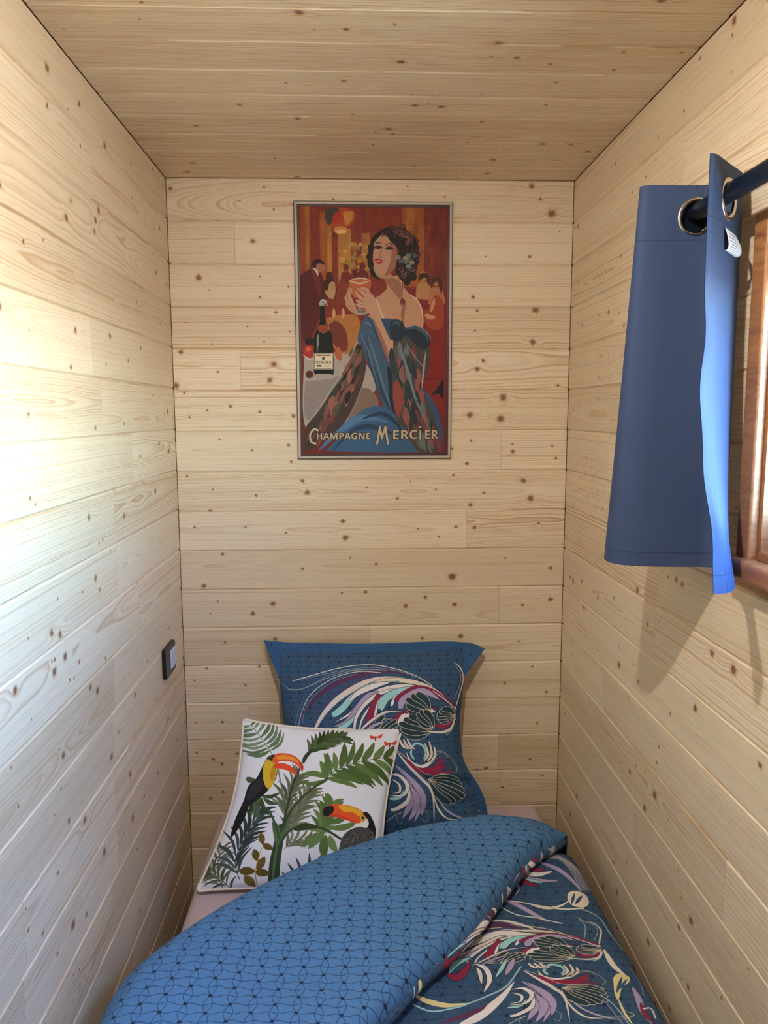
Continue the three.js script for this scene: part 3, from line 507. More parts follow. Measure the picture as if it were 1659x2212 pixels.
// ---------------------------------------------------------------- duvet: printed side below, plain blue side folded over it
{
  const H = [0.00085031, 7.4954e-5, 0.20947, 2.9711e-5, 0.0012684, -0.27316, 1.5281e-6, 0.00052288];
  const W = 1664, T = 2048, map = homography(H, W, T), p = new Print(W, T, map, 2.2); p.fill(NAVY);
  lattice(p.x, W, T, 92, 'rgba(28,48,76,0.6)', '#1a2b45', 4);
  const bird = new Print(8, 8, (x, y) => [(0.000708 * x - 0.0001 * y - 0.090682) * W, (-0.000033 * x + 0.000387 * y + 0.440449) * T], 1.3); bird.canvas = p.canvas; bird.x = p.x; plumedBird(bird);
  const E = { edge: INK, edgeWidth: 1.6 }, pen = (pts, c = '#d8cfbc', w = 3) => p.line(pts, c, w);
  p.ribbon([[600, 690], [700, 692], [800, 715], [860, 745]], 14, CREAM, {}); p.ribbon([[590, 720], [680, 712], [780, 735]], 24, PLUM, {}); p.ribbon([[420, 870], [520, 800], [640, 760], [760, 758], [870, 765]], 34, WHITE, { ...E }); p.ribbon([[380, 910], [500, 840], [640, 780], [700, 770]], 18, CREAM, { ...E });
  p.ribbon([[660, 560], [760, 605], [860, 660], [920, 685]], 22, LILAC, {}); pen([[640, 590], [740, 650], [860, 668], [980, 690]], CREAM, 4); pen([[700, 575], [800, 590], [900, 605], [1000, 620], [1090, 615]], CREAM, 5);
  p.ribbon([[820, 598], [900, 612], [980, 600], [1030, 570]], 12, CREAM, {}); p.shape([[1010, 580], [1014, 540], [1060, 528], [1110, 545], [1118, 585], [1090, 610], [1040, 606]], CREAM); p.leaf([1030, 596], [1046, 540], 16, NAVY); p.leaf([1050, 596], [1086, 548], 18, NAVY);
  pen([[1092, 622], [1130, 630], [1180, 650], [1230, 720], [1290, 790]], '#9fc3c8', 4); pen([[1060, 660], [1110, 680], [1160, 690]], '#a9a79e', 3); pen([[1096, 760], [1100, 700], [1070, 668]], '#9fb0b8', 2.5);
  for (const [a, b, c, w, k] of [[[740, 400], [820, 420], [890, 425], 24, CRIMSON], [[740, 415], [840, 445], [930, 432], 22, WHITE], [[750, 440], [850, 470], [960, 478], 18, LILAC], [[760, 455], [820, 470], [880, 485], 16, CYAN], [[750, 450], [800, 480], [860, 500], 22, CRIMSON], [[730, 470], [760, 500], [740, 545], 20, LILAC]]) p.ribbon([a, b, c], w, k, { head: 0.4, tail: 0.3, ...E });
  p.ribbon([[860, 385], [960, 420], [1040, 480], [1080, 530]], 20, LILAC, { head: 0.3 });
  for (let i = 0; i < 15; i++) pen([[840 + i * 6, 380 - i * 4], [930 + i * 10, 385 + i * 2 - 25], [1010 + i * 9, 420 + i * 3 - 20], [1080 + i * 7, 520 - i * 3]], ['#c9bfae', '#8796ac', '#a59bbd'][i % 3], 2.2);
  for (let i = 0; i < 9; i++) pen([[780 + i * 14, 330 + i * 3], [860 + i * 16, 320 + i * 5], [960 + i * 12, 360 + i * 4]], ['#c9bfae', '#8796ac'][i % 2], 2.2);
  p.ribbon([[1196, 815], [1220, 860], [1260, 910], [1330, 960]], 26, CREAM, { tail: 0.05 }); p.shape([[1244, 960], [1270, 936], [1326, 950], [1322, 985], [1290, 1010], [1270, 1080], [1250, 1040]], '#ead79c'); p.leaf([1262, 1040], [1290, 950], 18, NAVY); p.leaf([1276, 1020], [1318, 962], 14, NAVY);
  p.ribbon([[1268, 1070], [1300, 1140], [1350, 1213]], 14, '#ead79c', {}); pen([[1180, 1060], [1260, 1120], [1330, 1210]], '#9fb4c8', 3.5); pen([[1190, 1080], [1250, 1150], [1300, 1212]], '#8a86b4', 3.5);
  p.ribbon([[1340, 1005], [1370, 1060], [1400, 1140], [1450, 1210]], 40, LILAC, { ...E }); p.ribbon([[1385, 1090], [1410, 1150], [1460, 1200]], 26, CRIMSON, { ...E }); pen([[1330, 900], [1380, 960], [1400, 1040]], '#8a86b4', 3); pen([[1400, 1120], [1440, 1110], [1460, 1160]], WHITE, 4);
  p.ribbon([[210, 1050], [300, 1090], [400, 1118], [500, 1108]], 26, '#ead79c', {}); pen([[220, 1100], [320, 1140], [440, 1130], [510, 1106]], CYAN, 4); pen([[510, 1106], [600, 1070], [700, 1020], [770, 930]], '#9fc3c8', 4);
  p.ribbon([[460, 1213], [560, 1170], [660, 1090], [740, 1000]], 42, WHITE, { head: 0.4 }); p.ribbon([[350, 1205], [450, 1180], [560, 1140], [600, 1110]], 24, PLUM, {}); p.ribbon([[380, 940], [440, 970], [490, 930], [510, 880]], 40, CRIMSON, { ...E }); p.ribbon([[400, 950], [440, 900], [520, 870]], 30, CYAN, { ...E });
  p.ribbon([[580, 1050], [610, 990], [590, 930], [530, 900]], 30, WHITE, { ...E }); p.ribbon([[570, 1010], [560, 950], [540, 920]], 24, CREAM, { ...E }); p.ribbon([[690, 970], [720, 920], [740, 880]], 34, LILAC, { ...E }); p.ribbon([[640, 980], [680, 920], [700, 880]], 24, CYAN, { ...E });
  const printMaterial = cloth({ map: p.texture(true), bumpMap: weave, bumpScale: 0.0002 });
  const uvOf = (x, z) => [(x + 0.15) / 0.65, 1 - (z - 0.25) / 0.8];

  const q = new Print(1024, 1024, (x, y) => [x, y], 1); q.fill('#5487bb'); lattice(q.x, 1024, 1024, 128, '#2f5680', '#182b48', 5);
  const blueMaterial = cloth({ map: q.texture(true), bumpMap: weave, bumpScale: 0.0002 });

  // plan curves: back crease, free edge, and outer border of the printed side
  const crease = [[0.464, 0.334], [0.455, 0.296], [0.37, 0.252], [0.21, 0.258], [0.10, 0.296], [-0.04, 0.344], [-0.128, 0.39], [-0.212, 0.442], [-0.322, 0.534], [-0.402, 0.616], [-0.476, 0.706], [-0.520, 0.785], [-0.528, 0.86], [-0.528, 1.1], [-0.527, 1.35]];
  const free = [[0.462, 0.340], [0.452, 0.352], [0.426, 0.380], [0.391, 0.412], [0.352, 0.452], [0.319, 0.492], [0.253, 0.588], [0.195, 0.674], [0.135, 0.744], [0.076, 0.802], [0.026, 0.867], [-0.02, 0.927], [-0.14, 1.09], [-0.28, 1.27], [-0.44, 1.42]];
  const outer = [[0.484, 0.322], [0.493, 0.36], [0.497, 0.42], [0.499, 0.496], [0.504, 0.593], [0.508, 0.706], [0.513, 0.792], [0.515, 0.902], [0.515, 1.1], [0.50, 1.5], [0.50, 1.95]];
  const dome = (d, r) => { const t = clamp(1 - d / r, 0, 1); return Math.sqrt(1 - t * t); };
  const ripple = (x, z) => 0.007 * noise2(x * 5 + 3, z * 5) + 0.003 * noise2(x * 13, z * 12 + 7);
  const lowerHeight = (x, z, dr) => 0.488 + (0.062 + ripple(x * 1.3, z * 1.2 + 9)) * dome(dr, 0.07);
  const freeAt = (z) => { let best = free[0][0]; for (let i = 0; i <= 200; i++) { const p = along(free, i / 200); if (p[1] <= z) best = p[0]; } return z > 1.42 ? -0.46 : best; };
  const g = tag(group('duvet'), 'blue duvet with its plain dotted side folded diagonally over the flowered side', 'duvet');
  mesh('printed_side', surface(60, 120, (u, v) => {
    const [xr, zr] = along(outer, v), xl = clamp(freeAt(zr) - 0.22, -0.5, 0.3), x = lerp(xl, xr, u), z = zr, dr = (1 - u) * (xr - xl), db = Math.max(0, z - 0.322);
    const y = lowerHeight(x, z, dr) - 0.06 * (1 - dome(db, 0.06)) - 0.04 * smooth(0.03, 0, dr);
    return [x, x < 0.466 ? Math.max(0.4885, y) : y, z, ...uvOf(x, z)];
  }, true), printMaterial, g);
  const flapAt = (u, v) => {
    const L = along(crease, v), R = along(free, v), w = Math.hypot(R[0] - L[0], R[1] - L[1]) + 1e-4, x = lerp(L[0], R[0], u), z = lerp(L[1], R[1], u);
    const dL = u * w, dR = (1 - u) * w, thin = smooth(-0.02, 0.30, w), hl = dome(dL, Math.min(0.11, w * 0.5)), hr = dome(dR, Math.min(0.035, w * 0.4));
    const drop = 0.06 * smooth(-0.45, -0.53, x) * (1 - smooth(0, 0.06, dL));
    const base = lerp(0.488, 0.556, smooth(0, 1, u)), top = lerp(0.125, 0.052, smooth(0.1, 1, u));
    const bulge = ripple(x, z) + 0.012 * Math.sin(clamp(u, 0, 1) * Math.PI) ;
    const y = base - drop + (top * lerp(0.42, 1, thin) + bulge * thin) * Math.min(hl, hr) * (0.35 + 0.65 * hl);
    const inward = 0.006 * (1 - hr);
    return [x - inward, y, z - inward, (x + 0.16 * noise1(z * 2) * 0.1) / 0.296, -z / 0.296];
  };
  mesh('reverse_side', surface(110, 150, flapAt), blueMaterial, g);
  const rolled = []; for (let i = 0; i <= 40; i++) { const a = flapAt(0.995, i / 40); rolled.push([a[0], a[1] - 0.004, a[2]]); }
  const roll = tube(rolled, 0.0085, 160, false, 10), ru = roll.attributes.uv, rp = roll.attributes.position;
  for (let i = 0; i < ru.count; i++) { const [a, b] = uvOf(rp.getX(i) + (ru.getY(i)) * 0.1, rp.getZ(i)); ru.setXY(i, a, b); }
  mesh('rolled_edge', roll, printMaterial, g);
}

// loose brush strokes picked up from the colours already on a print
function brushwork(p, count, bottom) {
  const W = p.canvas.width, d = p.x.getImageData(0, 0, W, bottom).data, r = random(91);
  for (let i = 0; i < count; i++) {
    const a = Math.floor(r() * W), b = Math.floor(r() * bottom), k = (b * W + a) * 4, v = (r() - 0.5) * 34, L = 6 + r() * 16, t = Math.PI / 2 + (noise2(a / 120, b / 120) + (r() - 0.5) * 0.5) * 1.4, w = 2.5 + r() * 4;
    p.x.strokeStyle = `rgba(${clamp(d[k] + v + 4, 0, 255)},${clamp(d[k + 1] + v, 0, 255)},${clamp(d[k + 2] + v - 2, 0, 255)},0.42)`; p.x.lineWidth = w;
    p.x.beginPath(); p.x.moveTo(a - Math.cos(t) * L / 2, b - Math.sin(t) * L / 2); p.x.lineTo(a + Math.cos(t) * L / 2, b + Math.sin(t) * L / 2); p.x.stroke();
  }
}

// ---------------------------------------------------------------- printed tin sign on the back wall
{
  const p = new Print(1245, 2004, (x, y) => [x - 126, y - 120], 1), x = p.x, r = random(44); p.fill('#7a2c22');
  const wash = (a, b, w, h, c) => { x.fillStyle = c; x.fillRect(a - 126, b - 120, w, h); };
  wash(160, 160, 1160, 900, '#8c3426'); wash(160, 160, 90, 520, '#9a4a24'); wash(215, 165, 34, 560, '#b5702c'); wash(330, 200, 90, 620, '#a85a28'); wash(385, 200, 36, 620, '#c98a38');
  wash(470, 330, 100, 420, '#c08a40'); wash(570, 200, 90, 600, '#8a3628'); wash(655, 360, 60, 420, '#b87a38'); wash(970, 165, 175, 600, '#a9602e'); wash(1000, 165, 60, 560, '#b87234'); wash(1145, 165, 170, 640, '#7c332a');
  for (let i = 0; i < 60; i++) p.spot(480 + r() * 230, 430 + r() * 230, 6 + r() * 16, ['#d0a552', '#a8702e', '#9a8f50', '#c7812f'][i % 4]);
  for (let i = 0; i < 500; i++) { x.fillStyle = `rgba(${r() < 0.5 ? '210,120,60' : '70,20,20'},0.07)`; x.fillRect(r() * 1245, r() * 1000, 10 + r() * 60, 30 + r() * 140); }
  p.shape([[360, 190], [480, 168], [600, 200], [596, 270], [540, 320], [450, 330], [392, 290]], '#b8502a'); p.shape([[370, 190], [440, 168], [480, 190], [440, 260], [400, 300], [372, 250]], '#4d4440'); p.shape([[430, 230], [470, 200], [510, 240], [470, 290], [430, 280]], '#c03a2a'); p.shape([[510, 200], [590, 200], [580, 260], [530, 300]], '#d98a3a'); p.spot(492, 340, 56, '#d88f46', 30); p.spot(494, 350, 40, '#f0c27a', 16);
  wash(160, 800, 450, 520, '#8a3020'); wash(1000, 780, 320, 1000, '#8a2824');
  // guests and a waiter
  for (const [a, b, s, c] of [[530, 660, 44, '#7c2c22'], [660, 650, 46, '#6d2822'], [600, 700, 40, '#5d2320'], [400, 740, 58, '#4f2420'], [500, 790, 56, '#8d3a26'], [1140, 740, 62, '#c28a58'], [1240, 780, 64, '#c07a50']]) { p.spot(a, b - s * 0.9, s * 0.5, c, s * 0.6); p.shape([[a - s, b + s * 1.9], [a - s * 0.8, b + s * 0.2], [a, b - s * 0.2], [a + s * 0.8, b + s * 0.2], [a + s, b + s * 1.9]], c); }
  p.shape([[1100, 720], [1110, 670], [1160, 660], [1190, 700], [1180, 760], [1160, 700]], '#4a2a20'); p.shape([[1200, 760], [1210, 700], [1270, 690], [1290, 760], [1280, 820], [1250, 730]], '#4f2c22'); p.shape([[1130, 960], [1180, 930], [1220, 850], [1250, 830], [1300, 900], [1290, 1080], [1180, 1080]], '#a8452c'); p.leaf([1150, 980], [1240, 1000], 40, '#d99a6a', 0.1); p.leaf([1200, 960], [1230, 850], 30, '#d99a6a', 0);
  p.shape([[170, 690], [220, 650], [270, 622], [330, 660], [360, 740], [380, 840], [350, 900], [320, 1000], [250, 1150], [185, 1170], [170, 1000]], '#5e1f1c'); p.shape([[250, 630], [290, 640], [330, 760], [320, 840], [280, 720]], '#7a2c24'); p.spot(316, 610, 48, '#b0744e', 50); p.shape([[258, 600], [280, 566], [330, 558], [372, 600], [330, 590], [300, 600], [290, 640]], '#3a1c18'); p.ribbon([[270, 625], [300, 650], [310, 690]], 18, '#e0d0bc'); p.shape([[360, 800], [400, 720], [440, 740], [446, 800], [430, 860], [390, 850]], '#c79a6a'); p.shape([[340, 760], [390, 690], [440, 720], [400, 740], [380, 800]], '#4a2019');
  // tables, fruit, bottle
  p.shape([[370, 1010], [480, 985], [620, 1000], [640, 1200], [560, 1290], [430, 1240]], '#c07a40'); p.shape([[390, 1060], [450, 1030], [520, 1100], [540, 1230], [500, 1270], [420, 1200]], '#7d3424'); for (const a of [430, 505]) { p.leaf([a, 1010], [a, 930], 30, '#d9a070'); p.line([[a, 930], [a, 1010]], '#e8c090', 3); }
  p.shape([[190, 1320], [330, 1280], [540, 1290], [680, 1360], [760, 1560], [600, 1700], [520, 1860], [200, 1880]], '#b9aca0', null, 1); p.shape([[195, 1500], [400, 1480], [560, 1420], [500, 1560], [400, 1700], [200, 1800]], '#9c8f88'); p.shape([[600, 1560], [700, 1560], [780, 1650], [740, 1750], [560, 1820], [540, 1740]], '#8a7464');
  p.spot(236, 1268, 50, '#b93528'); p.spot(226, 1250, 20, '#dc6a50'); p.spot(238, 1190, 40, '#241c24', 30); p.spot(232, 1447, 30, '#5a2a22'); p.ribbon([[180, 1290], [230, 1330], [290, 1320]], 14, '#d8d0cc'); p.shape([[430, 1280], [470, 1230], [490, 1290], [485, 1340], [455, 1330]], '#c06a3e');
  p.shape([[322, 905], [356, 905], [360, 1010], [372, 1075], [410, 1130], [420, 1200], [424, 1430], [390, 1442], [300, 1440], [268, 1430], [270, 1190], [282, 1125], [312, 1070], [322, 1000]], '#141a14'); wash(318, 886, 42, 30, '#a9b0a0'); p.ribbon([[300, 1140], [296, 1260], [300, 1400]], 16, '#3d4a3c'); p.ribbon([[306, 1130], [302, 1180], [310, 1240]], 12, '#9aa79a');
  p.ribbon([[322, 900], [340, 872], [366, 880], [380, 915]], 16, '#c9cdc6', { head: 0.8, tail: 0.3 }); p.spot(344, 1092, 40, '#8a6a34', 34); p.spot(342, 1090, 32, '#a8372c', 24);
  const bottleLabel = () => { x.save(); x.translate(268 - 126, 1278 - 120); x.fillStyle = '#ddd2b8'; x.fillRect(0, 0, 152, 128); x.strokeStyle = '#3a3a30'; x.lineWidth = 4; x.strokeRect(6, 6, 140, 116); x.fillStyle = '#8a5a2a'; x.fillRect(20, 14, 112, 10); x.fillStyle = '#2d2d2a'; x.fillRect(66, 34, 18, 20); x.font = 'bold 27px serif'; x.fillStyle = '#6e4a26'; x.textAlign = 'center'; x.fillText('MERCIER', 76, 84, 128); x.fillStyle = '#2d2d2a'; x.fillRect(20, 96, 40, 12); x.fillStyle = '#77705e'; x.fillRect(74, 100, 58, 6); x.restore(); };
  // the lady
  const SKIN = '#cf9a78', SHADE = '#a86f56', HAIR = '#2b1c1c';
  p.shape([[560, 1320], [600, 1210], [640, 1090], [690, 1000], [720, 1000], [690, 1120], [640, 1230], [590, 1330]], SKIN);
  p.shape([[740, 1230], [760, 1010], [800, 1000], [900, 1060], [1000, 1090], [1160, 1180], [1130, 1500], [1060, 1700], [900, 1600], [800, 1500]], '#32485e');
  p.shape([[830, 700], [850, 780], [780, 840], [730, 880], [720, 1000], [800, 1040], [900, 1060], [1000, 1100], [1130, 1090], [1136, 970], [1100, 880], [1020, 810], [980, 760], [970, 680]], SKIN); p.shape([[830, 690], [900, 700], [960, 740], [960, 860], [900, 800], [850, 740]], SHADE); p.shape([[960, 980], [980, 860], [1000, 900], [980, 1040]], SHADE); p.ribbon([[1020, 815], [1090, 870], [1132, 960], [1134, 1080]], 12, '#ecc8a8');
  p.shape([[740, 480], [744, 580], [760, 650], [810, 690], [870, 670], [920, 600], [930, 500], [880, 400], [800, 380], [750, 420]], SKIN); p.shape([[880, 420], [930, 500], [924, 600], [880, 660], [830, 690], [870, 600], [890, 500]], SHADE); p.shape([[745, 590], [780, 655], [830, 690], [880, 665], [880, 700], [800, 700], [750, 650]], '#b99a68');
  for (const [a, b, w] of [[786, 468, 34], [872, 476, 36]]) { p.leaf([a - w, b + 4], [a + w, b + 2], 26, '#5a3430', -0.12); p.leaf([a - w * 0.7, b + 6], [a + w * 0.7, b + 6], 12, '#1f1618', -0.05); p.ribbon([[a - w, b - 24], [a, b - 38], [a + w, b - 22]], 8, '#33201e'); }
  p.line([[812, 480], [794, 520], [800, 538], [818, 540]], '#9a6450', 5); p.shape([[752, 560], [780, 548], [800, 556], [822, 570], [796, 592], [772, 588]], '#b5373a'); p.leaf([760, 570], [812, 572], 10, '#e8c8b8');
  p.shape([[700, 520], [720, 440], [750, 380], [820, 330], [900, 306], [1000, 330], [1080, 410], [1108, 500], [1096, 600], [1060, 700], [1010, 745], [950, 700], [920, 640], [930, 560], [940, 480], [880, 420], [830, 360], [780, 400], [750, 440], [744, 500], [735, 600], [770, 680], [800, 710], [740, 690], [706, 610]], HAIR);
  for (let i = 0; i < 70; i++) { const a = 0.4 + r() * 4.6, R = 120 + r() * 70, cx = 910 + Math.cos(a + 2.6) * R * 0.95, cy = 510 + Math.sin(a + 2.6) * R * 1.1; if ((cx < 950 && cy > 360 && cx > 735) || (cy > 690 && cx < 970)) continue; p.ribbon([[cx, cy], [cx + 20 * (r() - 0.5), cy + 26], [cx + 34 * (r() - 0.5), cy + 44]], 9, ['#5a3a34', '#1d1418', '#7a4a44', '#3c3a48'][i % 4], { edge: null }); }
  for (let i = 0; i < 46; i++) { const a = r() * 6.28, q = 0.62 + r() * 0.42, cx = 925 + Math.cos(a) * 185 * q, cy = 515 + Math.sin(a) * 205 * q; if (cx < 960 && cy > 370) continue; p.line([[cx - 22, cy], [cx, cy - 18], [cx + 20, cy - 2], [cx + 6, cy + 16], [cx - 8, cy + 6]], ['#6b463c', '#3b2624', '#80564a', '#1c1216'][i % 4], 7); }
  for (const [a, b] of [[728, 470], [716, 540], [724, 596], [1010, 730], [1060, 690]]) p.spot(a, b, 26, HAIR, 30);
  p.ribbon([[950, 330], [1020, 370], [1040, 430], [990, 440]], 30, '#5c3a48'); p.ribbon([[960, 370], [1020, 400], [1010, 450]], 14, '#a05a4a');
  for (let i = 0; i < 18; i++) { const a = i * 0.7, R = 20 + (i % 3) * 24; p.spot(1010 + Math.cos(a) * R * 1.1, 560 + Math.sin(a) * R * 0.75, 24 - (i % 3) * 2, ['#6e7a6a', '#4d625f', '#9a8a72', '#7c8a80'][i % 4], 17); } p.spot(1000, 545, 16, '#b0906a', 12);
  p.line([[974, 730], [972, 860]], '#5a3a34', 5); p.shape([[955, 870], [975, 855], [996, 880], [985, 915], [975, 885], [962, 910]], '#7a3a34');
  // glass and hands
  p.shape([[550, 720], [640, 702], [722, 718], [716, 790], [680, 850], [600, 850], [560, 800]], '#c9683c'); p.ribbon([[548, 722], [640, 742], [726, 718]], 14, '#e8c8a0'); p.ribbon([[548, 722], [640, 700], [726, 718]], 10, '#e8d8c0'); p.line([[636, 850], [632, 950]], '#b9a89a', 14); p.spot(640, 962, 66, '#b5aaa2', 22); p.spot(640, 958, 50, '#7a6a62', 10);
  p.shape([[520, 860], [545, 780], [580, 790], [560, 850], [600, 900], [620, 980], [570, 960], [530, 920]], SKIN); for (const [a, b, c] of [[[700, 880], [640, 850], [600, 800]], [[700, 850], [660, 810], [612, 776]], [[710, 830], [690, 790], [640, 776]], [[690, 900], [640, 890], [606, 866]], [[690, 925], [640, 915], [604, 900]]]) p.ribbon([a, b, c], 30, '#d6a484', { head: 0.9, tail: 0.4, edge: '#8d5a48', edgeWidth: 3 }); for (const [a, b, c] of [[[600, 940], [540, 880], [520, 840]], [[590, 920], [560, 850], [552, 790]]]) p.ribbon([a, b, c], 26, '#d6a484', { head: 0.9, tail: 0.4, edge: '#8d5a48', edgeWidth: 3 });
  p.shape([[690, 800], [740, 830], [780, 900], [810, 1000], [860, 1110], [905, 1190], [890, 1270], [862, 1350], [820, 1260], [780, 1130], [740, 1010], [680, 940], [670, 880]], '#d3a080'); p.shape([[740, 1010], [790, 1100], [850, 1240], [862, 1345], [810, 1250], [770, 1120]], '#a06a54'); p.ribbon([[760, 850], [820, 1000], [900, 1180]], 12, '#ecc8a8');
  // dress, shawl and bow
  p.shape([[690, 985], [740, 1030], [780, 1140], [840, 1300], [880, 1400], [900, 1600], [940, 1800], [860, 1780], [780, 1600], [720, 1420], [650, 1250], [616, 1170], [650, 1050]], '#43627c');
  for (const [c, q, w] of [['#2c4358', [[680, 1180], [720, 1350], [790, 1550], [900, 1780]], 40], ['#6b8ba2', [[700, 1150], [760, 1330], [830, 1560], [900, 1760]], 12], ['#5a7c96', [[640, 1130], [700, 1260], [740, 1400], [800, 1600]], 18], ['#20303f', [[860, 1380], [880, 1500], [900, 1700], [950, 1850]], 46], ['#6b8ba2', [[668, 1040], [720, 1060], [770, 1120]], 12], ['#2c4358', [[700, 1000], [750, 1100], [800, 1230]], 16]]) p.ribbon(q, w, c, { head: 0.3 });
  p.shape([[800, 1010], [900, 1015], [970, 1050], [960, 1110], [890, 1180], [850, 1120]], '#33526a');
  p.shape([[350, 2060], [500, 1900], [640, 1740], [800, 1700], [960, 1800], [1100, 1900], [1200, 2060]], '#41688e'); p.ribbon([[300, 2050], [480, 1880], [660, 1790], [860, 1830]], 60, '#5585b0'); p.ribbon([[400, 2060], [600, 1880], [800, 1880], [1000, 1990]], 40, '#2c4868'); p.ribbon([[650, 1800], [800, 1760], [920, 1830], [1000, 1960]], 34, '#27405c');
  p.shape([[610, 1200], [660, 1240], [680, 1400], [640, 1560], [560, 1740], [480, 1860], [330, 1980], [200, 2060], [196, 1870], [300, 1740], [420, 1560], [540, 1400]], '#4a3d36');
  for (let i = 0; i < 70; i++) { const t = r(), c = along([[630, 1250], [560, 1480], [450, 1700], [280, 1950]], t), o = (r() - 0.5) * (60 + 130 * Math.sin(t * 2.6)); p.leaf([c[0] + o, c[1] - 30], [c[0] + o - 30 - r() * 30, c[1] + 60 + r() * 50], 20 + r() * 30, ['#7c4440', '#2c2624', '#8a5a50', '#5c5a44', '#3d463c', '#a8685c'][i % 6], 0.05); }
  p.line([[610, 1200], [540, 1350], [420, 1540], [300, 1720], [200, 1850]], '#c9b8a8', 6); p.line([[690, 1380], [650, 1540], [580, 1720], [500, 1840]], '#b09a8c', 5);
  p.shape([[900, 1180], [980, 1150], [1100, 1200], [1190, 1250], [1180, 1420], [1140, 1570], [1240, 1760], [1290, 1900], [1280, 2060], [1100, 2060], [1000, 1900], [930, 1800], [890, 1600], [900, 1400]], '#4d4a44');
  for (let i = 0; i < 80; i++) { const t = r(), c = along([[960, 1230], [1010, 1450], [1060, 1700], [1180, 1980]], t), o = (r() - 0.5) * 190; p.leaf([c[0] + o, c[1] - 40], [c[0] + o + 24, c[1] + 70 + r() * 60], 18 + r() * 30, ['#8a4444', '#2c3a42', '#a05a54', '#5e6250', '#33423e', '#6e7a78'][i % 6], 0.05); }
  p.shape([[900, 1520], [940, 1500], [980, 1620], [960, 1760], [930, 1780], [900, 1650]], '#9c4a46'); p.ribbon([[940, 1200], [1010, 1400], [1080, 1640], [1200, 1900]], 20, '#7c9098'); p.ribbon([[1140, 1560], [1220, 1700], [1280, 1880], [1290, 2050]], 50, '#3c5a78'); p.ribbon([[1160, 1260], [1140, 1450], [1130, 1570]], 16, '#b8a49c');
  p.shape([[870, 1080], [900, 1020], [970, 1030], [1000, 1080], [1080, 1065], [1160, 1110], [1200, 1170], [1160, 1250], [1100, 1230], [1000, 1140], [960, 1180], [900, 1180]], '#25333f'); p.ribbon([[980, 1100], [1080, 1080], [1160, 1130], [1180, 1200]], 30, '#44606f'); p.ribbon([[890, 1060], [930, 1040], [960, 1080]], 24, '#3b586a'); p.line([[1000, 1080], [1080, 1062], [1160, 1108], [1200, 1168]], '#a8b4b4', 5); p.line([[1000, 1200], [1060, 1290], [1130, 1380]], '#8a9498', 7);
  wash(1150, 1480, 160, 8, '#5a1c1c'); p.shape([[1200, 1620], [1250, 1560], [1300, 1500], [1300, 1640], [1260, 1600]], '#20242c');
  // lettering
  const glyphs = (text, left, base, width, size) => { x.save(); x.translate(left - 126, base - 120); x.font = `bold ${size}px sans-serif`; const s = width / x.measureText(text).width; x.scale(s, 1); x.lineJoin = 'round'; x.strokeStyle = '#2a2624'; x.lineWidth = 9; x.strokeText(text, 0, 0); x.fillStyle = '#d9c3a0'; x.fillText(text, 0, 0); x.restore(); };
  const arc = (c, w) => p.line([[292, 1890], [262, 1882], [236, 1910], [228, 1945], [240, 1985], [272, 1996]], c, w); arc('#2a2624', 26); arc('#d9c3a0', 17);
  glyphs('HAMPAGNE', 275, 1962, 445, 70);
  for (const [c, w] of [['#2a2624', 26], ['#d9c3a0', 17]]) for (const q of [[[768, 2000], [792, 1868]], [[792, 1868], [806, 1955]], [[806, 1955], [836, 1866]], [[836, 1866], [856, 2000]]]) { p.trace(q); x.strokeStyle = c; x.lineWidth = w; x.stroke(); }
  glyphs('ERC', 888, 1962, 210, 98); glyphs('ER', 1148, 1962, 116, 98);
  for (const [c, w] of [['#2a2624', 22], ['#d9c3a0', 14]]) { p.trace([[1118, 1960], [1118, 1900]]); x.strokeStyle = c; x.lineWidth = w; x.stroke(); } p.spot(1118, 1868, 9, '#d9c3a0');
  x.fillStyle = 'rgba(38,22,26,0.12)'; x.fillRect(0, 0, 1245, 2004);
  brushwork(p, 9000, 1720); bottleLabel(); p.ribbon([[300, 1140], [297, 1200], [300, 1262]], 9, '#7f8f80');
  p.shape([[756, 562], [780, 551], [800, 558], [818, 570], [794, 586], [772, 584]], '#a5383a'); p.leaf([764, 570], [808, 571], 8, '#dcb8a6');
  const w = 0.415, h = 0.668, g = tag(group('wall_sign'), 'framed tin sign of a lady in blue holding a glass above champagne lettering', 'sign'); g.position.set(0.0035, 1.81, 0.0005);
  const tin = (o) => standard({ roughness: 0.4, metalness: 0, ...o });
  mesh('backing', box(w, h, 0.006, 0, 0, 0.003, 0.002), tin({ color: 0x15161a }), g);
  const strip = (name, inset, wide, z, m) => { for (const s of [-1, 1]) { mesh(name, box(w - 2 * inset, wide, 0.004, 0, s * (h / 2 - inset - wide / 2), z, 0.0012), m, g); mesh(name, box(wide, h - 2 * inset - 2 * wide, 0.004, s * (w / 2 - inset - wide / 2), 0, z, 0.0012), m, g); } };
  strip('outer_border', 0.002, 0.007, 0.0062, tin({ color: 0xb9ac9c })); strip('inner_border', 0.009, 0.006, 0.0052, tin({ color: 0x42292a }));
  const iw = w - 0.030, ih = h - 0.030, panel = box(iw, ih, 0.003, 0, 0, 0.0055), puv = panel.attributes.uv, ppos = panel.attributes.position;
  for (let i = 0; i < puv.count; i++) puv.setXY(i, 0.5 + ppos.getX(i) / w, 0.5 + ppos.getY(i) / h);
  mesh('print', panel, new THREE.MeshPhysicalMaterial({ map: p.texture(), roughness: 0.55, specularIntensity: 0.4 }), g);
}

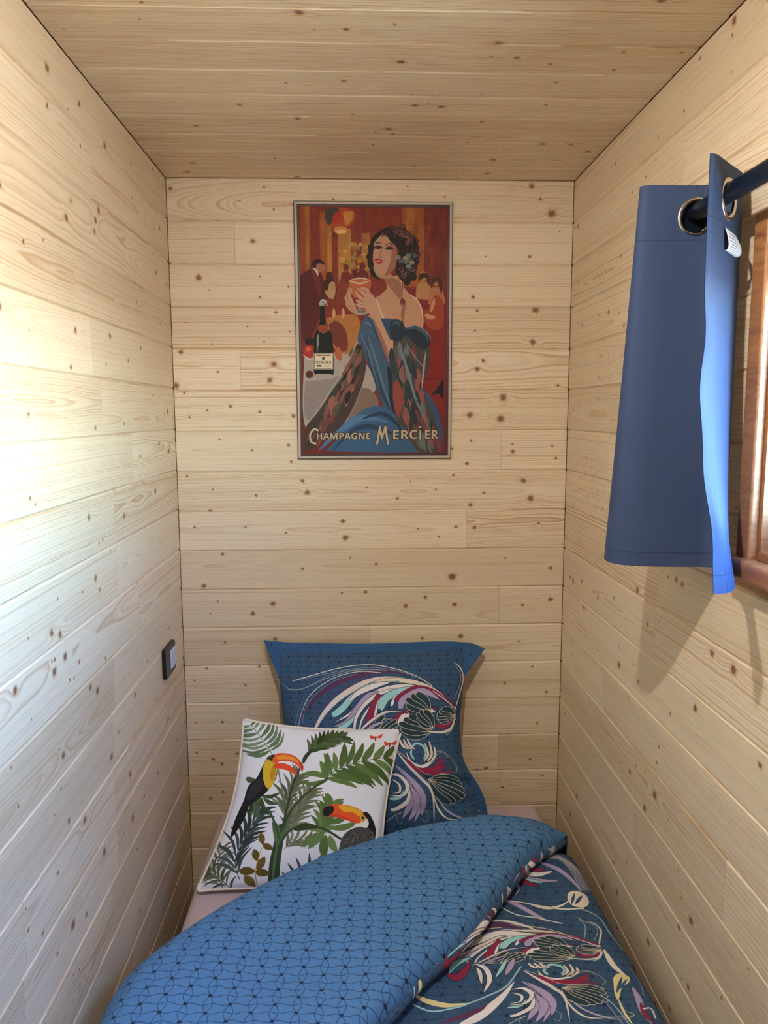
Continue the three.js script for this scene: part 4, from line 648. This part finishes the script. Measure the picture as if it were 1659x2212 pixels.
// ---------------------------------------------------------------- black wall switch on the left wall
{
  const g = tag(group('wall_switch'), 'black framed wall switch with a pale rocker low on the left wall', 'switch'); g.position.set(-HALF, 0.982, 0.181); g.rotation.y = Math.PI / 2;
  const shape = new THREE.Shape(), a = 0.049, b = 0.037, r = 0.008; shape.moveTo(-a + r, -b); shape.lineTo(a - r, -b); shape.quadraticCurveTo(a, -b, a, -b + r); shape.lineTo(a, b - r); shape.quadraticCurveTo(a, b, a - r, b); shape.lineTo(-a + r, b); shape.quadraticCurveTo(-a, b, -a, b - r); shape.lineTo(-a, -b + r); shape.quadraticCurveTo(-a, -b, -a + r, -b);
  mesh('plate', new THREE.ExtrudeGeometry(shape, { depth: 0.007, bevelEnabled: true, bevelSize: 0.0015, bevelThickness: 0.0015, bevelSegments: 3, steps: 1 }), standard({ color: 0x0c0e14, roughness: 0.35 }), g).position.z = 0.0015;
  for (const dy of [-1, 1]) mesh('rocker', box(0.046, 0.0225, 0.006, 0.018, dy * 0.0116, 0.0108, 0.0012), standard({ color: 0xcfd6e6, roughness: 0.35 }), g);
}

// ---------------------------------------------------------------- curtain rod, curtain and its eyelets
const ROD = { x: 0.468, y: 1.8975 };
{
  const black = standard({ color: 0x0b1526, roughness: 0.4, metalness: 0.3 });
  const g = tag(group('curtain_rod'), 'dark round curtain rod running above the window', 'curtain rod'); g.position.set(ROD.x, ROD.y, 0);
  const bar = new THREE.CylinderGeometry(0.0128, 0.0128, 1.14, 32); bar.rotateX(Math.PI / 2); bar.translate(0, 0, 1.445); mesh('bar', bar, black, g);
  for (const z of [0.864, 2.02]) { const cap = new THREE.CylinderGeometry(0.0275, 0.0275, 0.024, 32); cap.rotateX(Math.PI / 2); cap.translate(0, 0, z); mesh('end_cap', cap, black, g); }
  for (const z of [0.864, 1.9]) { const stem = new THREE.CylinderGeometry(0.006, 0.006, 0.05, 16); stem.rotateZ(Math.PI / 2); stem.translate(0.036, 0, z); const plate = new THREE.CylinderGeometry(0.022, 0.022, 0.004, 32); plate.rotateZ(Math.PI / 2); plate.translate(0.0598, 0, z); mesh('bracket', mergeGeometries([stem, plate]), black, g); }
}
{
  // plan of the folds (x, z) at the top and at the hem, from the side hem round to the far edge
  const top = [[0.4195, 1.026], [0.430, 1.021], [0.447, 1.004], [0.468, 0.982], [0.492, 0.958], [0.514, 0.930], [0.508, 0.904], [0.486, 0.890], [0.456, 0.886], [0.418, 0.886], [0.390, 0.884], [0.384, 0.873], [0.396, 0.864], [0.424, 0.862]];
  const low = [[0.4155, 1.112], [0.438, 1.105], [0.462, 1.072], [0.485, 1.020], [0.500, 0.976], [0.507, 0.940], [0.494, 0.918], [0.462, 0.910], [0.424, 0.902], [0.388, 0.892], [0.366, 0.874], [0.361, 0.845], [0.372, 0.815], [0.41, 0.80]];
  const Y1 = 1.936, spots = [3 / 13, 7.6 / 13];
  const at = (u, v) => {                                     // v = 0 at the top, 1 at the hem
    const a = along(top, u), b = along(low, u), t = lerp(v * v * v, v, smooth(0.12, 0.6, u)), y0 = lerp(1.366, 1.358, smooth(0, 0.7, u));
    const sway = (0.006 * Math.sin(v * 12 + 0.6) + 0.003 * Math.sin(v * 27)) * smooth(0.16, 0, u) * smooth(0.15, 0.5, v);
    return [lerp(a[0], b[0], t) - sway, lerp(Y1, y0, v), lerp(a[1], b[1], t) + sway];
  };
  const [c, x] = newCanvas(512, 1024); x.fillStyle = '#304060'; x.fillRect(0, 0, 512, 1024); const r = random(5);
  for (let i = 0; i < 6000; i++) { x.fillStyle = `rgba(${r() < 0.5 ? '66,84,114' : '36,50,78'},0.12)`; x.fillRect(r() * 512, r() * 1024, 1, 3 + r() * 6); }
  x.fillStyle = 'rgba(30,42,66,0.8)'; x.fillRect(0, 140, 512, 3); x.fillRect(0, 984, 512, 3); x.fillRect(34, 0, 2, 1024); 
  const fabric = new THREE.MeshPhysicalMaterial({ map: canvasTexture(c), roughness: 0.8, sheen: 0.25, sheenRoughness: 0.5, sheenColor: new THREE.Color(0.3, 0.4, 0.6) });
  const NU = 260, NV = 130, pos = [], uv = [], index = [];
  for (let j = 0; j <= NV; j++) for (let i = 0; i <= NU; i++) { const p = at(i / NU, j / NV); pos.push(...p); uv.push(i / NU, 1 - j / NV); }
  const ringAt = spots.map((u) => { const v = 0.08, p = at(u, v), q = at(u + 0.01, v), o = at(u - 0.01, v); return { p, dir: [q[0] - o[0], q[2] - o[2]] }; });
  for (let j = 0; j < NV; j++) for (let i = 0; i < NU; i++) {
    const a = j * (NU + 1) + i, m = at((i + 0.5) / NU, (j + 0.5) / NV);
    if (ringAt.some(({ p }) => Math.hypot(m[0] - p[0], m[1] - p[1], m[2] - p[2]) < 0.0245)) continue;
    index.push(a, a + 1, a + NU + 1, a + 1, a + NU + 2, a + NU + 1);
  }
  const sheet = new THREE.BufferGeometry(); sheet.setAttribute('position', new THREE.Float32BufferAttribute(pos, 3)); sheet.setAttribute('uv', new THREE.Float32BufferAttribute(uv, 2)); sheet.setIndex(index); sheet.computeVertexNormals();
  const back = sheet.clone(), bp = back.attributes.position, bn = back.attributes.normal; for (let i = 0; i < bp.count; i++) bp.setXYZ(i, bp.getX(i) - bn.getX(i) * 0.0012, bp.getY(i), bp.getZ(i) - bn.getZ(i) * 0.0012);
  back.setIndex([...back.index.array].reverse()); back.computeVertexNormals();
  const g = tag(group('curtain'), 'short slate blue eyelet curtain pushed aside beside the window', 'curtain');
  mesh('panel', mergeGeometries([sheet, back]), fabric, g);
  const chrome = standard({ color: 0xc9c2b4, metalness: 1, roughness: 0.22 });
  for (const { p, dir } of ringAt) { const e = mesh('eyelet', new THREE.TorusGeometry(0.0252, 0.0036, 14, 48), chrome, g); e.position.set(...p); e.rotation.y = Math.atan2(-dir[1], dir[0]); e.scale.z = 0.9; }
  // care label sewn under the header seam on the fold that faces the window
  const [lc, lx] = newCanvas(256, 256); lx.fillStyle = '#dcdfe8'; lx.fillRect(0, 0, 256, 256); lx.fillStyle = '#7d8294'; for (let i = 0; i < 9; i++) lx.fillRect(i % 3 ? 26 : 54, 26 + i * 24, (i % 3 ? 190 : 130) - (i * 37) % 50, 7);
  const s0 = at(0.195, 0.15), s1 = at(0.30, 0.15), tx = s1[0] - s0[0], tz = s1[2] - s0[2], tl = Math.hypot(tx, tz), nx = -tz / tl, nz = tx / tl, sg = nz > 0 ? 1 : -1;
  const label = surface(8, 12, (a, b) => { const lift = (0.0025 + 0.010 * Math.sin(Math.min(1, b * 1.05) * Math.PI) * (0.6 + 0.4 * a) + (b > 0.9 ? 0 : 0)) * 1, y = s0[1] - 0.031 * Math.sin(b * Math.PI * 0.6) / Math.sin(Math.PI * 0.5); return [s0[0] + tx * a * 0.9 + nx * sg * lift, y - a * 0.004, s0[2] + tz * a * 0.9 + nz * sg * lift, a, 1 - b]; });
  mesh('care_label', label, standard({ map: canvasTexture(lc), roughness: 0.6, side: THREE.DoubleSide }), g).userData.label = 'white care label';
}

renderer.render(scene, camera);
